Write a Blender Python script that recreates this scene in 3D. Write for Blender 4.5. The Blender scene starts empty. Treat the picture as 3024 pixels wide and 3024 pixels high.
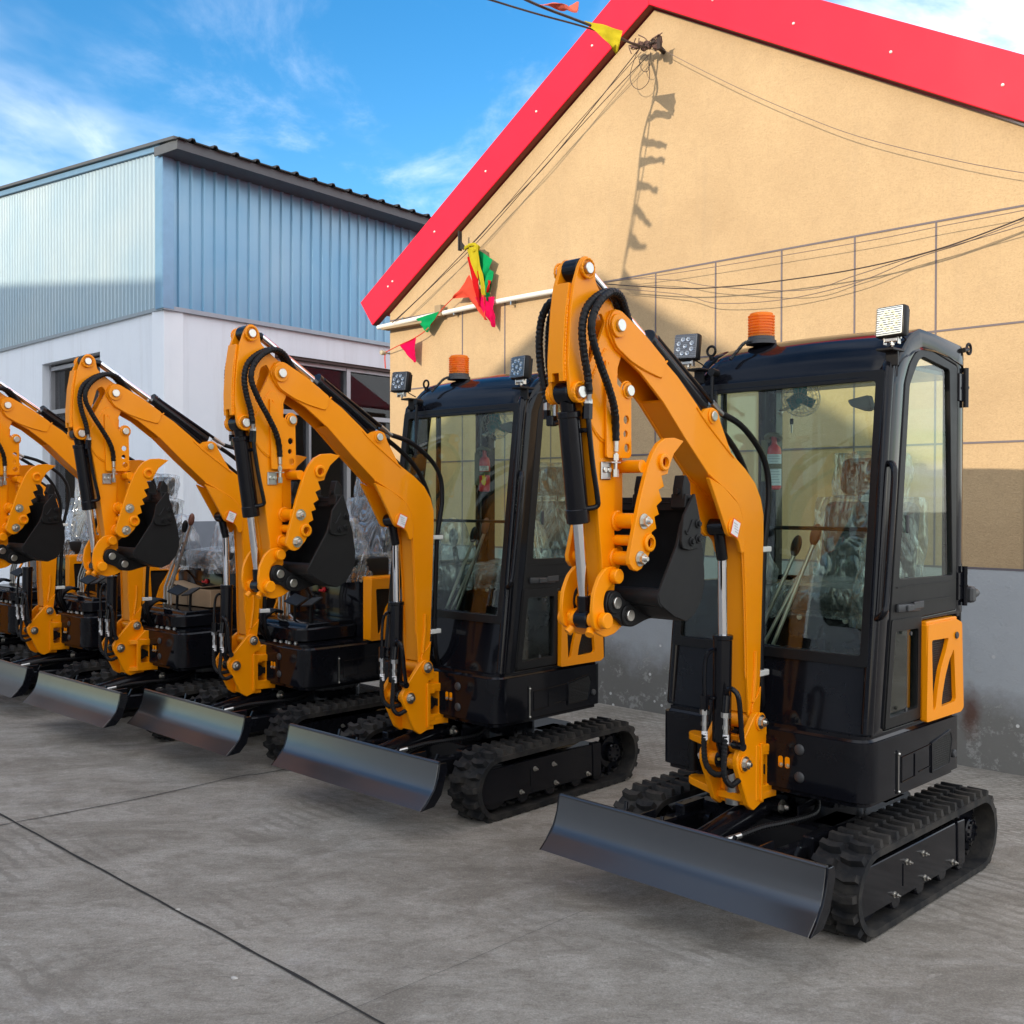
import bpy, bmesh, math, random
from mathutils import Vector, Matrix, noise
R = math.radians
random.seed(7)
SC = bpy.context.scene
COL = SC.collection

# ------------------------------------------------------------------ geometry helpers
def arc(cx, cy, r, a0, a1, n):
    return [(cx + r*math.cos(R(a0+(a1-a0)*i/n)), cy + r*math.sin(R(a0+(a1-a0)*i/n))) for i in range(n+1)]

def rnd(poly, r, n=4, only=None):
    """fillet polygon corners"""
    out = []; N = len(poly)
    for i in range(N):
        p = Vector(poly[i]); a = Vector(poly[i-1]); b = Vector(poly[(i+1) % N])
        rr = r if only is None else only.get(i, 0)
        if rr <= 0:
            out.append(tuple(p)); continue
        d1 = (a-p); d2 = (b-p); l1 = d1.length; l2 = d2.length
        if l1 < 1e-6 or l2 < 1e-6: continue
        k = min(rr, l1*.45, l2*.45)
        s = p + d1/l1*k; e = p + d2/l2*k
        for j in range(n+1):
            t = j/n
            q = s*(1-t)**2 + p*2*t*(1-t) + e*t*t
            out.append(tuple(q))
    return out

def catmull(pts, n=6):
    P = [Vector(p) for p in pts]; out = []
    for i in range(len(P)-1):
        p0 = P[max(i-1, 0)]; p1 = P[i]; p2 = P[i+1]; p3 = P[min(i+2, len(P)-1)]
        for j in range(n):
            t = j/n
            out.append(.5*((2*p1)+(-p0+p2)*t+(2*p0-5*p1+4*p2-p3)*t*t+(-p0+3*p1-3*p2+p3)*t**3))
    out.append(P[-1]); return out

class G:
    def __init__(s): s.bm = bmesh.new(); s.pieces = []
    def cut(s): s.pieces.append(s.bm); s.bm = bmesh.new(); return s
    def _merge(s, b2):
        bmesh.ops.recalc_face_normals(b2, faces=b2.faces)
        me = bpy.data.meshes.new('tmp'); b2.to_mesh(me); b2.free()
        s.bm.from_mesh(me); bpy.data.meshes.remove(me); return s
    def _bev(s, b, bev, seg=1, ang=35):
        if bev > 0:
            es = [e for e in b.edges if len(e.link_faces) == 2 and e.calc_face_angle(0) > R(ang)]
            bmesh.ops.bevel(b, geom=es, offset=bev, segments=seg, profile=.5, affect='EDGES', clamp_overlap=True)
    def prism(s, poly, a, b, bev=0, holes=(), axis='u', seg=1):
        """2D polygon extruded along axis u (poly=(v,w)), v (poly=(u,w)) or w (poly=(u,v))"""
        m = bmesh.new()
        f = {'u': lambda p: (a, p[0], p[1]), 'v': lambda p: (p[0], a, p[1]), 'w': lambda p: (p[0], p[1], a)}[axis]
        d = {'u': (b-a, 0, 0), 'v': (0, b-a, 0), 'w': (0, 0, b-a)}[axis]
        if not holes:
            vs = [m.verts.new(f(p)) for p in poly]; m.faces.new(vs)
        else:
            es = []
            for lp in [poly]+list(holes):
                vs = [m.verts.new(f(p)) for p in lp]
                es += [m.edges.new((vs[i], vs[(i+1) % len(vs)])) for i in range(len(vs))]
            bmesh.ops.triangle_fill(m, use_beauty=True, use_dissolve=False, edges=es)
        r = bmesh.ops.extrude_face_region(m, geom=m.faces[:])
        bmesh.ops.translate(m, vec=d, verts=[v for v in r['geom'] if isinstance(v, bmesh.types.BMVert)])
        bmesh.ops.recalc_face_normals(m, faces=m.faces)
        s._bev(m, bev, seg); return s._merge(m)
    def box(s, c, size, rot=None, bev=0, seg=1):
        m = bmesh.new(); bmesh.ops.create_cube(m, size=1)
        bmesh.ops.scale(m, vec=size, verts=m.verts); s._bev(m, bev, seg)
        M = Matrix.Translation(c)
        if rot is not None: M = M @ rot
        bmesh.ops.transform(m, matrix=M, verts=m.verts); return s._merge(m)
    def bb(s, a, b, bev=0, seg=1):
        return s.box([(a[i]+b[i])/2 for i in range(3)], [abs(b[i]-a[i]) for i in range(3)], None, bev, seg)
    def cyl(s, p0, p1, r, seg=16, r2=None, bev=0, bseg=1):
        p0 = Vector(p0); p1 = Vector(p1); d = p1-p0; m = bmesh.new()
        bmesh.ops.create_cone(m, cap_ends=True, segments=seg, radius1=r, radius2=r if r2 is None else r2, depth=d.length)
        if bev: s._bev(m, bev, bseg, 50)
        M = Matrix.Translation((p0+p1)/2) @ d.to_track_quat('Z', 'Y').to_matrix().to_4x4()
        bmesh.ops.transform(m, matrix=M, verts=m.verts); return s._merge(m)
    def lathe(s, p0, axis, prof, seg=20):
        """prof: (radius, height) list along axis from p0"""
        ax = Vector(axis).normalized(); q = ax.to_track_quat('Z', 'Y').to_matrix(); m = bmesh.new(); rings = []
        for r, h in prof:
            rings.append([m.verts.new(Vector(p0) + q @ Vector((r*math.cos(2*math.pi*i/seg), r*math.sin(2*math.pi*i/seg), h))) for i in range(seg)])
        for k in range(len(rings)-1):
            for i in range(seg):
                m.faces.new((rings[k][i], rings[k][(i+1) % seg], rings[k+1][(i+1) % seg], rings[k+1][i]))
        m.faces.new(rings[0]); m.faces.new(rings[-1]); return s._merge(m)
    def tube(s, pts, r, seg=8, n=6, ripple=0, pitch=.012, smooth=True):
        P = catmull(pts, n) if smooth else [Vector(p) for p in pts]
        if ripple:
            L = 0; Q = [P[0]]
            for i in range(1, len(P)):
                d = (P[i]-P[i-1]).length; k = max(1, int(d/(pitch/3)))
                for j in range(1, k+1): Q.append(P[i-1].lerp(P[i], j/k))
            P = Q
        m = bmesh.new(); rings = []; up = Vector((0, 0, 1)); prev = None; L = 0
        for i, p in enumerate(P):
            t = (P[min(i+1, len(P)-1)]-P[max(i-1, 0)]).normalized()
            if i: L += (P[i]-P[i-1]).length
            if prev is None:
                a = t.cross(up)
                if a.length < .1: a = t.cross(Vector((1, 0, 0)))
            else: a = prev - t*prev.dot(t)
            a.normalize(); b = t.cross(a); prev = a
            rings.append([m.verts.new(p + (a*math.cos(2*math.pi*k/seg)+b*math.sin(2*math.pi*k/seg))*(r*(1+(ripple*math.sin(2*math.pi*L/pitch + 2*math.pi*k/seg) if ripple else 0)))) for k in range(seg)])
        for i in range(len(rings)-1):
            for k in range(seg):
                m.faces.new((rings[i][k], rings[i][(k+1) % seg], rings[i+1][(k+1) % seg], rings[i+1][k]))
        m.faces.new(rings[0]); m.faces.new(rings[-1]); return s._merge(m)
    def bolt(s, p, d, r=.012, h=.012, tip=True):
        p = Vector(p); d = Vector(d).normalized()
        s.cyl(p, p+d*.003, r*1.45, 14); s.cyl(p+d*.003, p+d*(.003+h), r, 6)
        if tip: s.cyl(p+d*(.003+h), p+d*(.003+h*1.8), r*.6, 10, r2=r*.4)
        return s
    def ball(s, c, r, sc=(1, 1, 1), seg=16, rings=10, crumple=0, freq=8, rot=None, seed=0):
        m = bmesh.new(); bmesh.ops.create_uvsphere(m, u_segments=seg, v_segments=rings, radius=1)
        for v in m.verts:
            k = 1
            if crumple:
                q = v.co*freq + Vector((seed*3.1, seed*1.7, seed))
                k = 1 + crumple*(abs(noise.noise(q))*2-.6) + crumple*.5*noise.noise(q*2.3)
            v.co = Vector((v.co.x*r*sc[0]*k, v.co.y*r*sc[1]*k, v.co.z*r*sc[2]*k))
        M = Matrix.Translation(c)
        if rot is not None: M = M @ rot
        bmesh.ops.transform(m, matrix=M, verts=m.verts); return s._merge(m)
    def quadgrid(s, f, nu, nv, close=False):
        """surface from f(a,b) in 0..1"""
        m = bmesh.new(); V = [[m.verts.new(f(i/nu, j/nv)) for j in range(nv+1)] for i in range(nu+1)]
        for i in range(nu):
            for j in range(nv): m.faces.new((V[i][j], V[i+1][j], V[i+1][j+1], V[i][j+1]))
        return s._merge(m)
    def mesh(s, name, mat, ang=32):
        me = bpy.data.meshes.new(name); bmesh.ops.remove_doubles(s.bm, verts=s.bm.verts, dist=1e-6) if False else None
        s.bm.to_mesh(me); s.bm.free()
        me.polygons.foreach_set('use_smooth', [True]*len(me.polygons)); me.set_sharp_from_angle(angle=R(ang))
        if mat: me.materials.append(mat)
        return me

def link(name, data, parent=None, mat4=None):
    o = bpy.data.objects.new(name, data); COL.objects.link(o)
    if parent: o.parent = parent
    if mat4 is not None: o.matrix_local = mat4
    return o
def lk(name, g, mat, parent=None, ang=32):
    if len(g.bm.verts): g.cut()
    for b in g.pieces:
        h = G(); h.bm.free(); h.bm = b; o = link(name, h.mesh(name, mat, ang), parent)
    g.bm.free(); return o
def tag(o, label, cat, group=None):
    o['label'] = label; o['category'] = cat
    if group: o['group'] = group
    return o
def struct(o, kind='structure'):
    o['kind'] = kind; return o

# ------------------------------------------------------------------ materials
class NT:
    def __init__(s, name):
        s.m = bpy.data.materials.new(name); s.m.use_nodes = True; s.t = s.m.node_tree; s.t.nodes.clear()
        s.out = s.n('ShaderNodeOutputMaterial')
    def n(s, ty, **kw):
        x = s.t.nodes.new(ty)
        for k, v in kw.items(): setattr(x, k, v)
        return x
    def l(s, a, b): s.t.links.new(a, b)
    def coord(s, kind='Object', scale=None):
        c = s.n('ShaderNodeTexCoord'); o = c.outputs[kind]
        if scale:
            mp = s.n('ShaderNodeMapping'); mp.inputs['Scale'].default_value = scale; s.l(o, mp.inputs['Vector']); o = mp.outputs['Vector']
        return o
    def noise(s, vec, scale, detail=4, rough=.55, dist=0):
        x = s.n('ShaderNodeTexNoise'); x.inputs['Scale'].default_value = scale; x.inputs['Detail'].default_value = detail
        x.inputs['Roughness'].default_value = rough; x.inputs['Distortion'].default_value = dist
        if vec is not None: s.l(vec, x.inputs['Vector'])
        return x.outputs['Fac']
    def ramp(s, fac, stops):
        x = s.n('ShaderNodeValToRGB'); e = x.color_ramp.elements
        while len(e) < len(stops): e.new(.5)
        for k, (p, c) in enumerate(stops):
            e[k].position = p; e[k].color = (*c, 1) if hasattr(c, '__len__') else (c, c, c, 1)
        s.l(fac, x.inputs['Fac']); return x.outputs['Color']
    def mix(s, fac, a, b, mode='MIX'):
        x = s.n('ShaderNodeMix', data_type='RGBA', blend_type=mode)
        for sock, val in ((x.inputs[0], fac), (x.inputs[6], a), (x.inputs[7], b)):
            if isinstance(val, bpy.types.NodeSocket): s.l(val, sock)
            elif hasattr(val, '__len__'): sock.default_value = (*val, 1)
            else: sock.default_value = val
        return x.outputs[2]
    def math(s, op, a, b=None, c=None):
        x = s.n('ShaderNodeMath', operation=op)
        for i, val in enumerate((a, b, c)):
            if val is None: continue
            if isinstance(val, bpy.types.NodeSocket): s.l(val, x.inputs[i])
            else: x.inputs[i].default_value = val
        return x.outputs[0]
    def sep(s, vec):
        x = s.n('ShaderNodeSeparateXYZ'); s.l(vec, x.inputs[0]); return x.outputs
    def bump(s, h, strength=.2, dist=.01):
        x = s.n('ShaderNodeBump'); x.inputs['Strength'].default_value = strength; x.inputs['Distance'].default_value = dist
        s.l(h, x.inputs['Height']); return x.outputs['Normal']
    def pbr(s, col, rough=.5, metal=0, coat=0, bump=None, spec=None, **kw):
        p = s.n('ShaderNodeBsdfPrincipled')
        for k, v in (('Base Color', col), ('Roughness', rough), ('Metallic', metal), ('Coat Weight', coat), ('Specular IOR Level', spec), *kw.items()):
            if v is None: continue
            sk = p.inputs[k]
            if isinstance(v, bpy.types.NodeSocket): s.l(v, sk)
            elif hasattr(v, '__len__') and len(v) == 3: sk.default_value = (*v, 1)
            else: sk.default_value = v
        if bump is not None: s.l(bump, p.inputs['Normal'])
        s.l(p.outputs[0], s.out.inputs[0]); return s.m

def simple(name, col, rough=.5, metal=0, coat=0, var=.12, bscale=0, bstr=.1, coatr=.08, spec=None):
    t = NT(name); v = t.coord()
    nz = t.noise(v, 9, 5)
    c = t.mix(t.math('MULTIPLY', nz, 1), [max(0, x*(1-var)) for x in col], [min(1, x*(1+var)) for x in col])
    rr = t.math('ADD', rough-.06, t.math('MULTIPLY', t.noise(v, 23, 3), .12))
    b = t.bump(t.noise(v, bscale, 3), bstr, .002) if bscale else None
    return t.pbr(c, rr, metal, coat, b, spec, **({'Coat Roughness': coatr} if coat else {}))

def M_orange():
    t = NT('orange_paint'); v = t.coord()
    c = t.mix(t.noise(v, 5, 4), (.86, .268, .001), (.94, .318, .002))
    b = t.bump(t.noise(v, 55, 2), .05, .003)
    return t.pbr(c, t.math('ADD', .26, t.math('MULTIPLY', t.noise(v, 14, 4), .14)), 0, .10, b, .22, **{'Coat Roughness': .06})
def M_black():
    t = NT('black_gloss_paint'); v = t.coord()
    dust = t.ramp(t.noise(v, 3.1, 7, .65), [(.45, 0), (.75, 1)])
    c = t.mix(t.math('MULTIPLY', dust, .3), (.005, .0055, .008), (.022, .021, .021))
    return t.pbr(c, t.math('ADD', .09, t.math('MULTIPLY', dust, .10)), 0, .16, t.bump(t.noise(v, 12, 2), .03, .006), .16, **{'Coat Roughness': .05})
def M_blade():
    t = NT('black_blade_paint'); v = t.coord()
    n1 = t.noise(v, 4, 6, .6)
    c = t.mix(n1, (.010, .0095, .010), (.022, .020, .019))
    return t.pbr(c, t.math('ADD', .24, t.math('MULTIPLY', t.noise(v, 11, 5), .16)), 0, 1, t.bump(t.noise(v, 40, 3), .06, .002), **{'Coat Roughness': .18, 'Coat IOR': 1.6})
def M_rubber():
    t = NT('track_rubber'); v = t.coord()
    d = t.ramp(t.noise(v, 6, 8, .7), [(.42, 0), (.68, 1)])
    c = t.mix(d, (.012, .0125, .014), (.050, .045, .039))
    return t.pbr(c, .72, 0, 0, t.bump(t.noise(v, 120, 3), .25, .003), .2)
def M_glass(name, tint, gl=.95):
    t = NT(name); tr = t.n('ShaderNodeBsdfTransparent'); tr.inputs[0].default_value = (*tint, 1)
    g = t.n('ShaderNodeBsdfGlossy'); g.inputs['Roughness'].default_value = .02; g.inputs['Color'].default_value = (gl, gl, gl, 1)
    ge = t.n('ShaderNodeNewGeometry'); dt = t.n('ShaderNodeVectorMath', operation='DOT_PRODUCT'); t.l(ge.outputs['Normal'], dt.inputs[0]); t.l(ge.outputs['Incoming'], dt.inputs[1])
    k = t.math('SUBTRACT', 1, t.math('ABSOLUTE', dt.outputs['Value'])); k = t.math('ADD', .035, t.math('MULTIPLY', t.math('POWER', k, 5), .8))
    mx = t.n('ShaderNodeMixShader'); t.l(k, mx.inputs[0]); t.l(tr.outputs[0], mx.inputs[1]); t.l(g.outputs[0], mx.inputs[2])
    t.l(mx.outputs[0], t.out.inputs[0]); return t.m
def M_film():
    t = NT('clear_plastic_film'); v = t.coord('Object', (1, 1, .45))
    n1 = t.noise(v, 6.5, 2, .5, .9); fold = t.math('ABSOLUTE', t.math('SUBTRACT', n1, .5))
    bp = t.bump(fold, 1.0, .12)
    tr = t.n('ShaderNodeBsdfTransparent'); tr.inputs[0].default_value = (.88, .90, .92, 1)
    g = t.n('ShaderNodeBsdfGlossy'); g.inputs['Roughness'].default_value = .10; g.inputs['Color'].default_value = (.95, .97, 1, 1); t.l(bp, g.inputs['Normal'])
    d = t.n('ShaderNodeBsdfDiffuse'); d.inputs[0].default_value = (.72, .76, .80, 1); t.l(bp, d.inputs['Normal'])
    a = t.n('ShaderNodeMixShader'); a.inputs[0].default_value = .40; t.l(g.outputs[0], a.inputs[1]); t.l(d.outputs[0], a.inputs[2])
    fr = t.n('ShaderNodeLayerWeight'); fr.inputs[0].default_value = .35; t.l(bp, fr.inputs['Normal'])
    crease = t.ramp(fold, [(.0, 1), (.035, 0)])
    k = t.math('ADD', .13, t.math('ADD', t.math('MULTIPLY', fr.outputs['Facing'], .42), t.math('MULTIPLY', crease, .07)))
    mx = t.n('ShaderNodeMixShader'); t.l(t.math('MINIMUM', k, .9), mx.inputs[0]); t.l(tr.outputs[0], mx.inputs[1]); t.l(a.outputs[0], mx.inputs[2])
    t.l(mx.outputs[0], t.out.inputs[0]); return t.m
def M_amber():
    t = NT('amber_lens'); v = t.coord()
    p = t.n('ShaderNodeBsdfPrincipled'); p.inputs['Base Color'].default_value = (.98, .30, .005, 1); p.inputs['Roughness'].default_value = .15; p.inputs['Coat Weight'].default_value = .4
    tl = t.n('ShaderNodeBsdfTranslucent'); tl.inputs[0].default_value = (1, .40, .015, 1); tr = t.n('ShaderNodeBsdfTransparent'); tr.inputs[0].default_value = (1, .52, .06, 1)
    a = t.n('ShaderNodeMixShader'); a.inputs[0].default_value = .45; t.l(tl.outputs[0], a.inputs[1]); t.l(tr.outputs[0], a.inputs[2])
    b = t.n('ShaderNodeMixShader'); b.inputs[0].default_value = .4; t.l(a.outputs[0], b.inputs[1]); t.l(p.outputs[0], b.inputs[2])
    t.l(b.outputs[0], t.out.inputs[0]); return t.m
def M_mesh():
    t = NT('perforated_grille'); v = t.coord('Object')
    w = t.n('ShaderNodeTexVoronoi', feature='F1'); w.inputs['Scale'].default_value = 110; w.inputs['Randomness'].default_value = .12; t.l(v, w.inputs['Vector'])
    c = t.ramp(w.outputs['Distance'], [(.38, .001), (.5, .012)])
    return t.pbr(c, .45, 0, 0, t.bump(w.outputs['Distance'], .8, .006), .2)
def M_stucco():
    t = NT('ochre_stucco'); v = t.coord()
    n1 = t.noise(v, .8, 8, .68, .3); n2 = t.noise(v, 75, 4, .8); n3 = t.noise(v, 3.2, 9, .76); n4 = t.noise(v, 24, 6, .8)
    c = t.mix(t.ramp(n1, [(.34, 0), (.64, 1)]), (.425, .296, .165), (.515, .366, .206))
    c = t.mix(t.math('MULTIPLY', t.ramp(n3, [(.52, 0), (.66, 1)]), .28), c, (.36, .255, .145))
    c = t.mix(t.math('MULTIPLY', t.ramp(n4, [(.50, 0), (.66, 1)]), .22), c, (.33, .23, .12))
    c = t.mix(t.math('MULTIPLY', t.ramp(n4, [(.34, 1), (.46, 0)]), .18), c, (.60, .43, .24))
    c = t.mix(t.math('MULTIPLY', t.ramp(n2, [(.48, 0), (.66, 1)]), .40), c, (.29, .20, .10))
    vs = t.coord('Object', (6, 6, .35)); c = t.mix(t.math('MULTIPLY', t.ramp(t.noise(vs, 1.3, 8, .72), [(.54, 0), (.72, 1)]), .22), c, (.33, .25, .16))
    return t.pbr(c, .92, 0, 0, t.bump(t.math('ADD', n2, t.math('MULTIPLY', n4, .6)), .6, .008))
def M_dado():
    t = NT('grey_dado_render'); v = t.coord(); z = t.sep(v)[2]
    n1 = t.noise(v, 2.3, 8, .68); n2 = t.noise(v, 55, 3, .7)
    c = t.mix(n1, (.30, .318, .335), (.41, .428, .445))
    zz = t.math('ADD', z, t.math('MULTIPLY', t.noise(v, 3.5, 7, .7), -.55))
    dirt = t.ramp(zz, [(.02, 1), (.26, 0)])
    c = t.mix(t.math('MULTIPLY', dirt, .8), c, (.125, .115, .095))
    pale = t.ramp(t.noise(v, 7, 10, .8), [(.54, 0), (.60, 1)])
    c = t.mix(t.math('MULTIPLY', t.math('MULTIPLY', pale, t.ramp(z, [(.3, 1), (.75, 0)])), .6), c, (.40, .40, .38))
    vo = t.n('ShaderNodeTexVoronoi'); vo.inputs['Scale'].default_value = 11; t.l(v, vo.inputs['Vector'])
    spot = t.math('MULTIPLY', t.math('LESS_THAN', vo.outputs['Distance'], .13), t.ramp(t.noise(v, 2.4, 3), [(.52, 0), (.58, 1)]))
    spot = t.math('MULTIPLY', spot, t.ramp(z, [(.5, 1), (.85, 0)]))
    c = t.mix(spot, c, (.62, .62, .6))
    # one rust stain low on the render
    dv = t.n('ShaderNodeVectorMath', operation='DISTANCE')
    mp = t.n('ShaderNodeMapping'); mp.inputs['Scale'].default_value = (1, .2, .42); t.l(v, mp.inputs['Vector'])
    t.l(mp.outputs[0], dv.inputs[0]); dv.inputs[1].default_value = (1.175, 0, .30*.42+.01)
    rust = t.ramp(t.math('ADD', dv.outputs['Value'], t.math('MULTIPLY', t.noise(v, 16, 5), .06)), [(.05, 1), (.11, 0)])
    c = t.mix(t.math('MULTIPLY', rust, .85), c, (.085, .030, .016))
    return t.pbr(c, .86, 0, 0, t.bump(t.math('ADD', n2, t.math('MULTIPLY', pale, 1.2)), .3, .006))
def M_ground():
    t = NT('worn_concrete'); v = t.coord()
    mp = t.n('ShaderNodeMapping'); mp.inputs['Rotation'].default_value = (0, 0, R(-30)); mp.inputs['Scale'].default_value = (1.0, 1.9, 1); t.l(v, mp.inputs['Vector']); w = mp.outputs[0]
    n1 = t.noise(w, .5, 9, .66, .4); n2 = t.noise(w, 3.4, 12, .80, .5); n3 = t.noise(w, 1.5, 12, .78, .7); n4 = t.noise(v, 120, 3, .8); n5 = t.noise(w, 15, 9, .82, .3); n6 = t.noise(v, 46, 5, .8)
    c = t.mix(t.ramp(n1, [(.38, 0), (.62, 1)]), (0.241, 0.217, 0.182), (0.334, 0.308, 0.267))
    c = t.mix(t.math('MULTIPLY', t.ramp(n3, [(.50, 0), (.60, 1)]), .55), c, (0.428, 0.399, 0.359))
    c = t.mix(t.math('MULTIPLY', t.ramp(n3, [(.38, 1), (.49, 0)]), .62), c, (0.153, 0.132, 0.106))
    c = t.mix(t.math('MULTIPLY', t.ramp(n2, [(.52, 0), (.60, 1)]), .50), c, (0.164, 0.144, 0.118))
    c = t.mix(t.math('MULTIPLY', t.ramp(n2, [(.37, 1), (.45, 0)]), .50), c, (0.466, 0.436, 0.393))
    c = t.mix(t.math('MULTIPLY', t.ramp(n5, [(.53, 0), (.63, 1)]), .55), c, (0.142, 0.125, 0.104))
    c = t.mix(t.math('MULTIPLY', t.ramp(n5, [(.33, 1), (.43, 0)]), .45), c, (0.488, 0.463, 0.423))
    pat = t.ramp(t.noise(v, 1.1, 8, .72, .6), [(.57, 0), (.66, 1)])
    c = t.mix(t.math('MULTIPLY', t.math('MULTIPLY', pat, t.ramp(n5, [(.4, 0), (.6, 1)])), .55), c, (0.488, 0.468, 0.449))
    st = t.ramp(t.noise(v, 1.3, 10, .76, .8), [(.57, 0), (.68, 1)])
    c = t.mix(t.math('MULTIPLY', st, .60), c, (0.125, 0.107, 0.086))
    c = t.mix(t.math('MULTIPLY', t.ramp(n6, [(.45, 0), (.62, 1)]), .32), c, (0.125, 0.110, 0.092))
    c = t.mix(t.math('MULTIPLY', t.ramp(n4, [(.5, 0), (.62, 1)]), .35), c, (0.114, 0.101, 0.087))
    c = t.mix(t.math('MULTIPLY', t.ramp(n4, [(.36, 1), (.44, 0)]), .25), c, (0.532, 0.506, 0.459))
    # dusty track-lug prints near the wall
    mb = t.n('ShaderNodeMapping'); mb.inputs['Rotation'].default_value = (0, 0, R(46)); t.l(v, mb.inputs['Vector'])
    br = t.n('ShaderNodeTexBrick'); br.inputs['Scale'].default_value = 6.5; br.inputs['Mortar Size'].default_value = .10; br.inputs['Mortar Smooth'].default_value = .5
    t.l(mb.outputs[0], br.inputs['Vector'])
    prints = t.math('MULTIPLY', t.math('SUBTRACT', 1, br.outputs['Fac']), t.ramp(t.noise(v, 9, 6, .75), [(.38, .0), (.58, 1)]))
    prints = t.math('MULTIPLY', prints, t.ramp(t.noise(v, .9, 4, .6, .3), [(.42, 0), (.52, 1)]))
    xy = t.sep(v); sel = t.math('GREATER_THAN', t.math('ADD', t.math('MULTIPLY', xy[0], .688), t.math('MULTIPLY', xy[1], .725)), 5.15)
    c = t.mix(t.math('MULTIPLY', t.math('MULTIPLY', prints, sel), .55), c, (0.510, 0.474, 0.423))
    # rows of faint dark lug marks left by the tracks
    wv = t.n('ShaderNodeTexWave'); wv.wave_type = 'BANDS'; wv.bands_direction = 'Y'; wv.inputs['Scale'].default_value = 4.2; wv.inputs['Distortion'].default_value = 3.0; wv.inputs['Detail'].default_value = 3; wv.inputs['Detail Scale'].default_value = 2.5; t.l(mb.outputs[0], wv.inputs['Vector'])
    mk = t.math('MULTIPLY', t.ramp(wv.outputs['Fac'], [(.60, 0), (.80, 1)]), t.ramp(t.noise(v, .75, 5, .6, .5), [(.54, 0), (.62, 1)]))
    c = t.mix(t.math('MULTIPLY', mk, .45), c, (0.136, 0.119, 0.098))
    h = t.math('ADD', t.math('ADD', t.math('MULTIPLY', n3, .8), t.math('MULTIPLY', n4, .7)), t.math('ADD', n5, n6))
    return t.pbr(c, t.math('ADD', .55, t.math('MULTIPLY', n2, .35)), 0, 0, t.bump(h, .5, .008))
def M_plaster():
    t = NT('white_plaster'); v = t.coord()
    n1 = t.noise(v, 1.2, 7, .65)
    c = t.mix(n1, (.70, .745, .81), (.82, .855, .90))
    vs = t.coord('Object', (4, 4, .3)); c = t.mix(t.math('MULTIPLY', t.ramp(t.noise(vs, 1.2, 7, .7), [(.5, 0), (.75, 1)]), .3), c, (.47, .47, .48))
    return t.pbr(c, .85, 0, 0, t.bump(t.noise(v, 20, 4), .15, .01))
def M_sheet(nm='pale_blue_metal_sheet', c1=(.13, .33, .52), c2=(.22, .43, .60), c3=(.36, .52, .62)):
    t = NT(nm); v = t.coord()
    vs = t.coord('Object', (3, 3, .25)); n1 = t.noise(vs, 1.6, 6, .65)
    c = t.mix(n1, c1, c2)
    c = t.mix(t.math('MULTIPLY', t.ramp(t.noise(v, .7, 4, .5), [(.4, 0), (.7, 1)]), .5), c, c3)
    return t.pbr(c, t.math('ADD', .26, t.math('MULTIPLY', n1, .16)), .32, 0, t.bump(t.noise(v, 2.2, 3), .08, .03))
def M_red():
    t = NT('red_sheet_metal'); v = t.coord()
    c = t.mix(t.noise(v, 2, 5), (.66, .004, .022), (.76, .010, .034))
    return t.pbr(c, .33, 0, .1, t.bump(t.noise(v, 1.3, 2), .2, .05), .35, **{'Coat Roughness': .15})
def M_roof():
    t = NT('dark_roof_sheet'); v = t.coord()
    c = t.mix(t.noise(v, 6, 6, .7), (.022, .024, .024), (.05, .055, .055)); return t.pbr(c, .6, .2)
def M_card():
    t = NT('brown_cardboard'); v = t.coord()
    c = t.mix(t.noise(v, 14, 6, .7), (.30, .20, .12), (.40, .28, .17)); return t.pbr(c, .85)

OR = M_orange(); BK = M_black(); BL = M_blade(); RB = M_rubber(); FILM = M_film(); AMB = M_amber(); GRL = M_mesh()
SAT = simple('black_satin_trim', (.009, .009, .0095), .40, spec=.2)
SATB = simple('black_cylinder_paint', (.005, .005, .007), .20, 0, .15, spec=.2)
BUCK = simple('matte_black_bucket', (.011, .011, .0115), .46, 0, 0, .3, 40, .06, spec=.2)
HOSE = simple('black_hose', (.008, .008, .009), .40, spec=.2)
CHR = simple('chrome_rod', (.78, .78, .80), .10, 1, var=.04)
ZN = simple('zinc_steel', (.62, .60, .55), .30, 1, var=.15)
ZNY = simple('galvanised_fitting', (.50, .50, .49), .34, 1, var=.2)
DK = simple('charcoal_plastic', (.035, .037, .04), .5)
PAD = simple('black_vinyl', (.014, .015, .016), .5, 0, 0, .1, 60, .2, spec=.2)
WHT = simple('white_plastic', (.72, .72, .68), .5)
PAPER = simple('white_paper', (.82, .80, .80), .7)
REDP = simple('red_plastic', (.55, .012, .02), .35, 0, .3)
INK = simple('black_ink', (.02, .02, .02), .6)
YEL = simple('yellow_ink', (.8, .55, .03), .6)
BLU = simple('pale_blue_paper', (.55, .66, .75), .6)
TEAL = simple('teal_plastic', (.02, .30, .36), .35)
BROWN = simple('brown_handle', (.14, .05, .03), .5)
GLF = M_glass('green_tinted_glass', (.895, .955, .90))
GLD = M_glass('dark_window_glass', (.55, .55, .57))
LENS = M_glass('clear_lens', (.92, .93, .95))
REFL = simple('lamp_reflector', (.8, .8, .76), .25, .8, var=.1)
STU = M_stucco(); DAD = M_dado(); GRD = M_ground(); PLA = M_plaster(); SHT = M_sheet(); SHT2 = M_sheet('sunlit_blue_metal_sheet', (.27, .39, .48), (.37, .47, .52), (.46, .52, .53)); RED = M_red(); ROOF = M_roof(); CARD = M_card()  # SHT2: same sheet as SHT, sun glare painted into a paler colour
GROOVE = simple('grey_groove_paint', (.135, .115, .125), .8)
PIPEW = simple('white_conduit_plastic', (.75, .73, .68), .45)
WIRE = simple('black_cable', (.045, .032, .028), .6)
WIREG = simple('grey_cable', (.16, .12, .10), .6)
TRIMB = simple('blue_trim_sheet', (.20, .36, .52), .35, .4)
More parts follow.
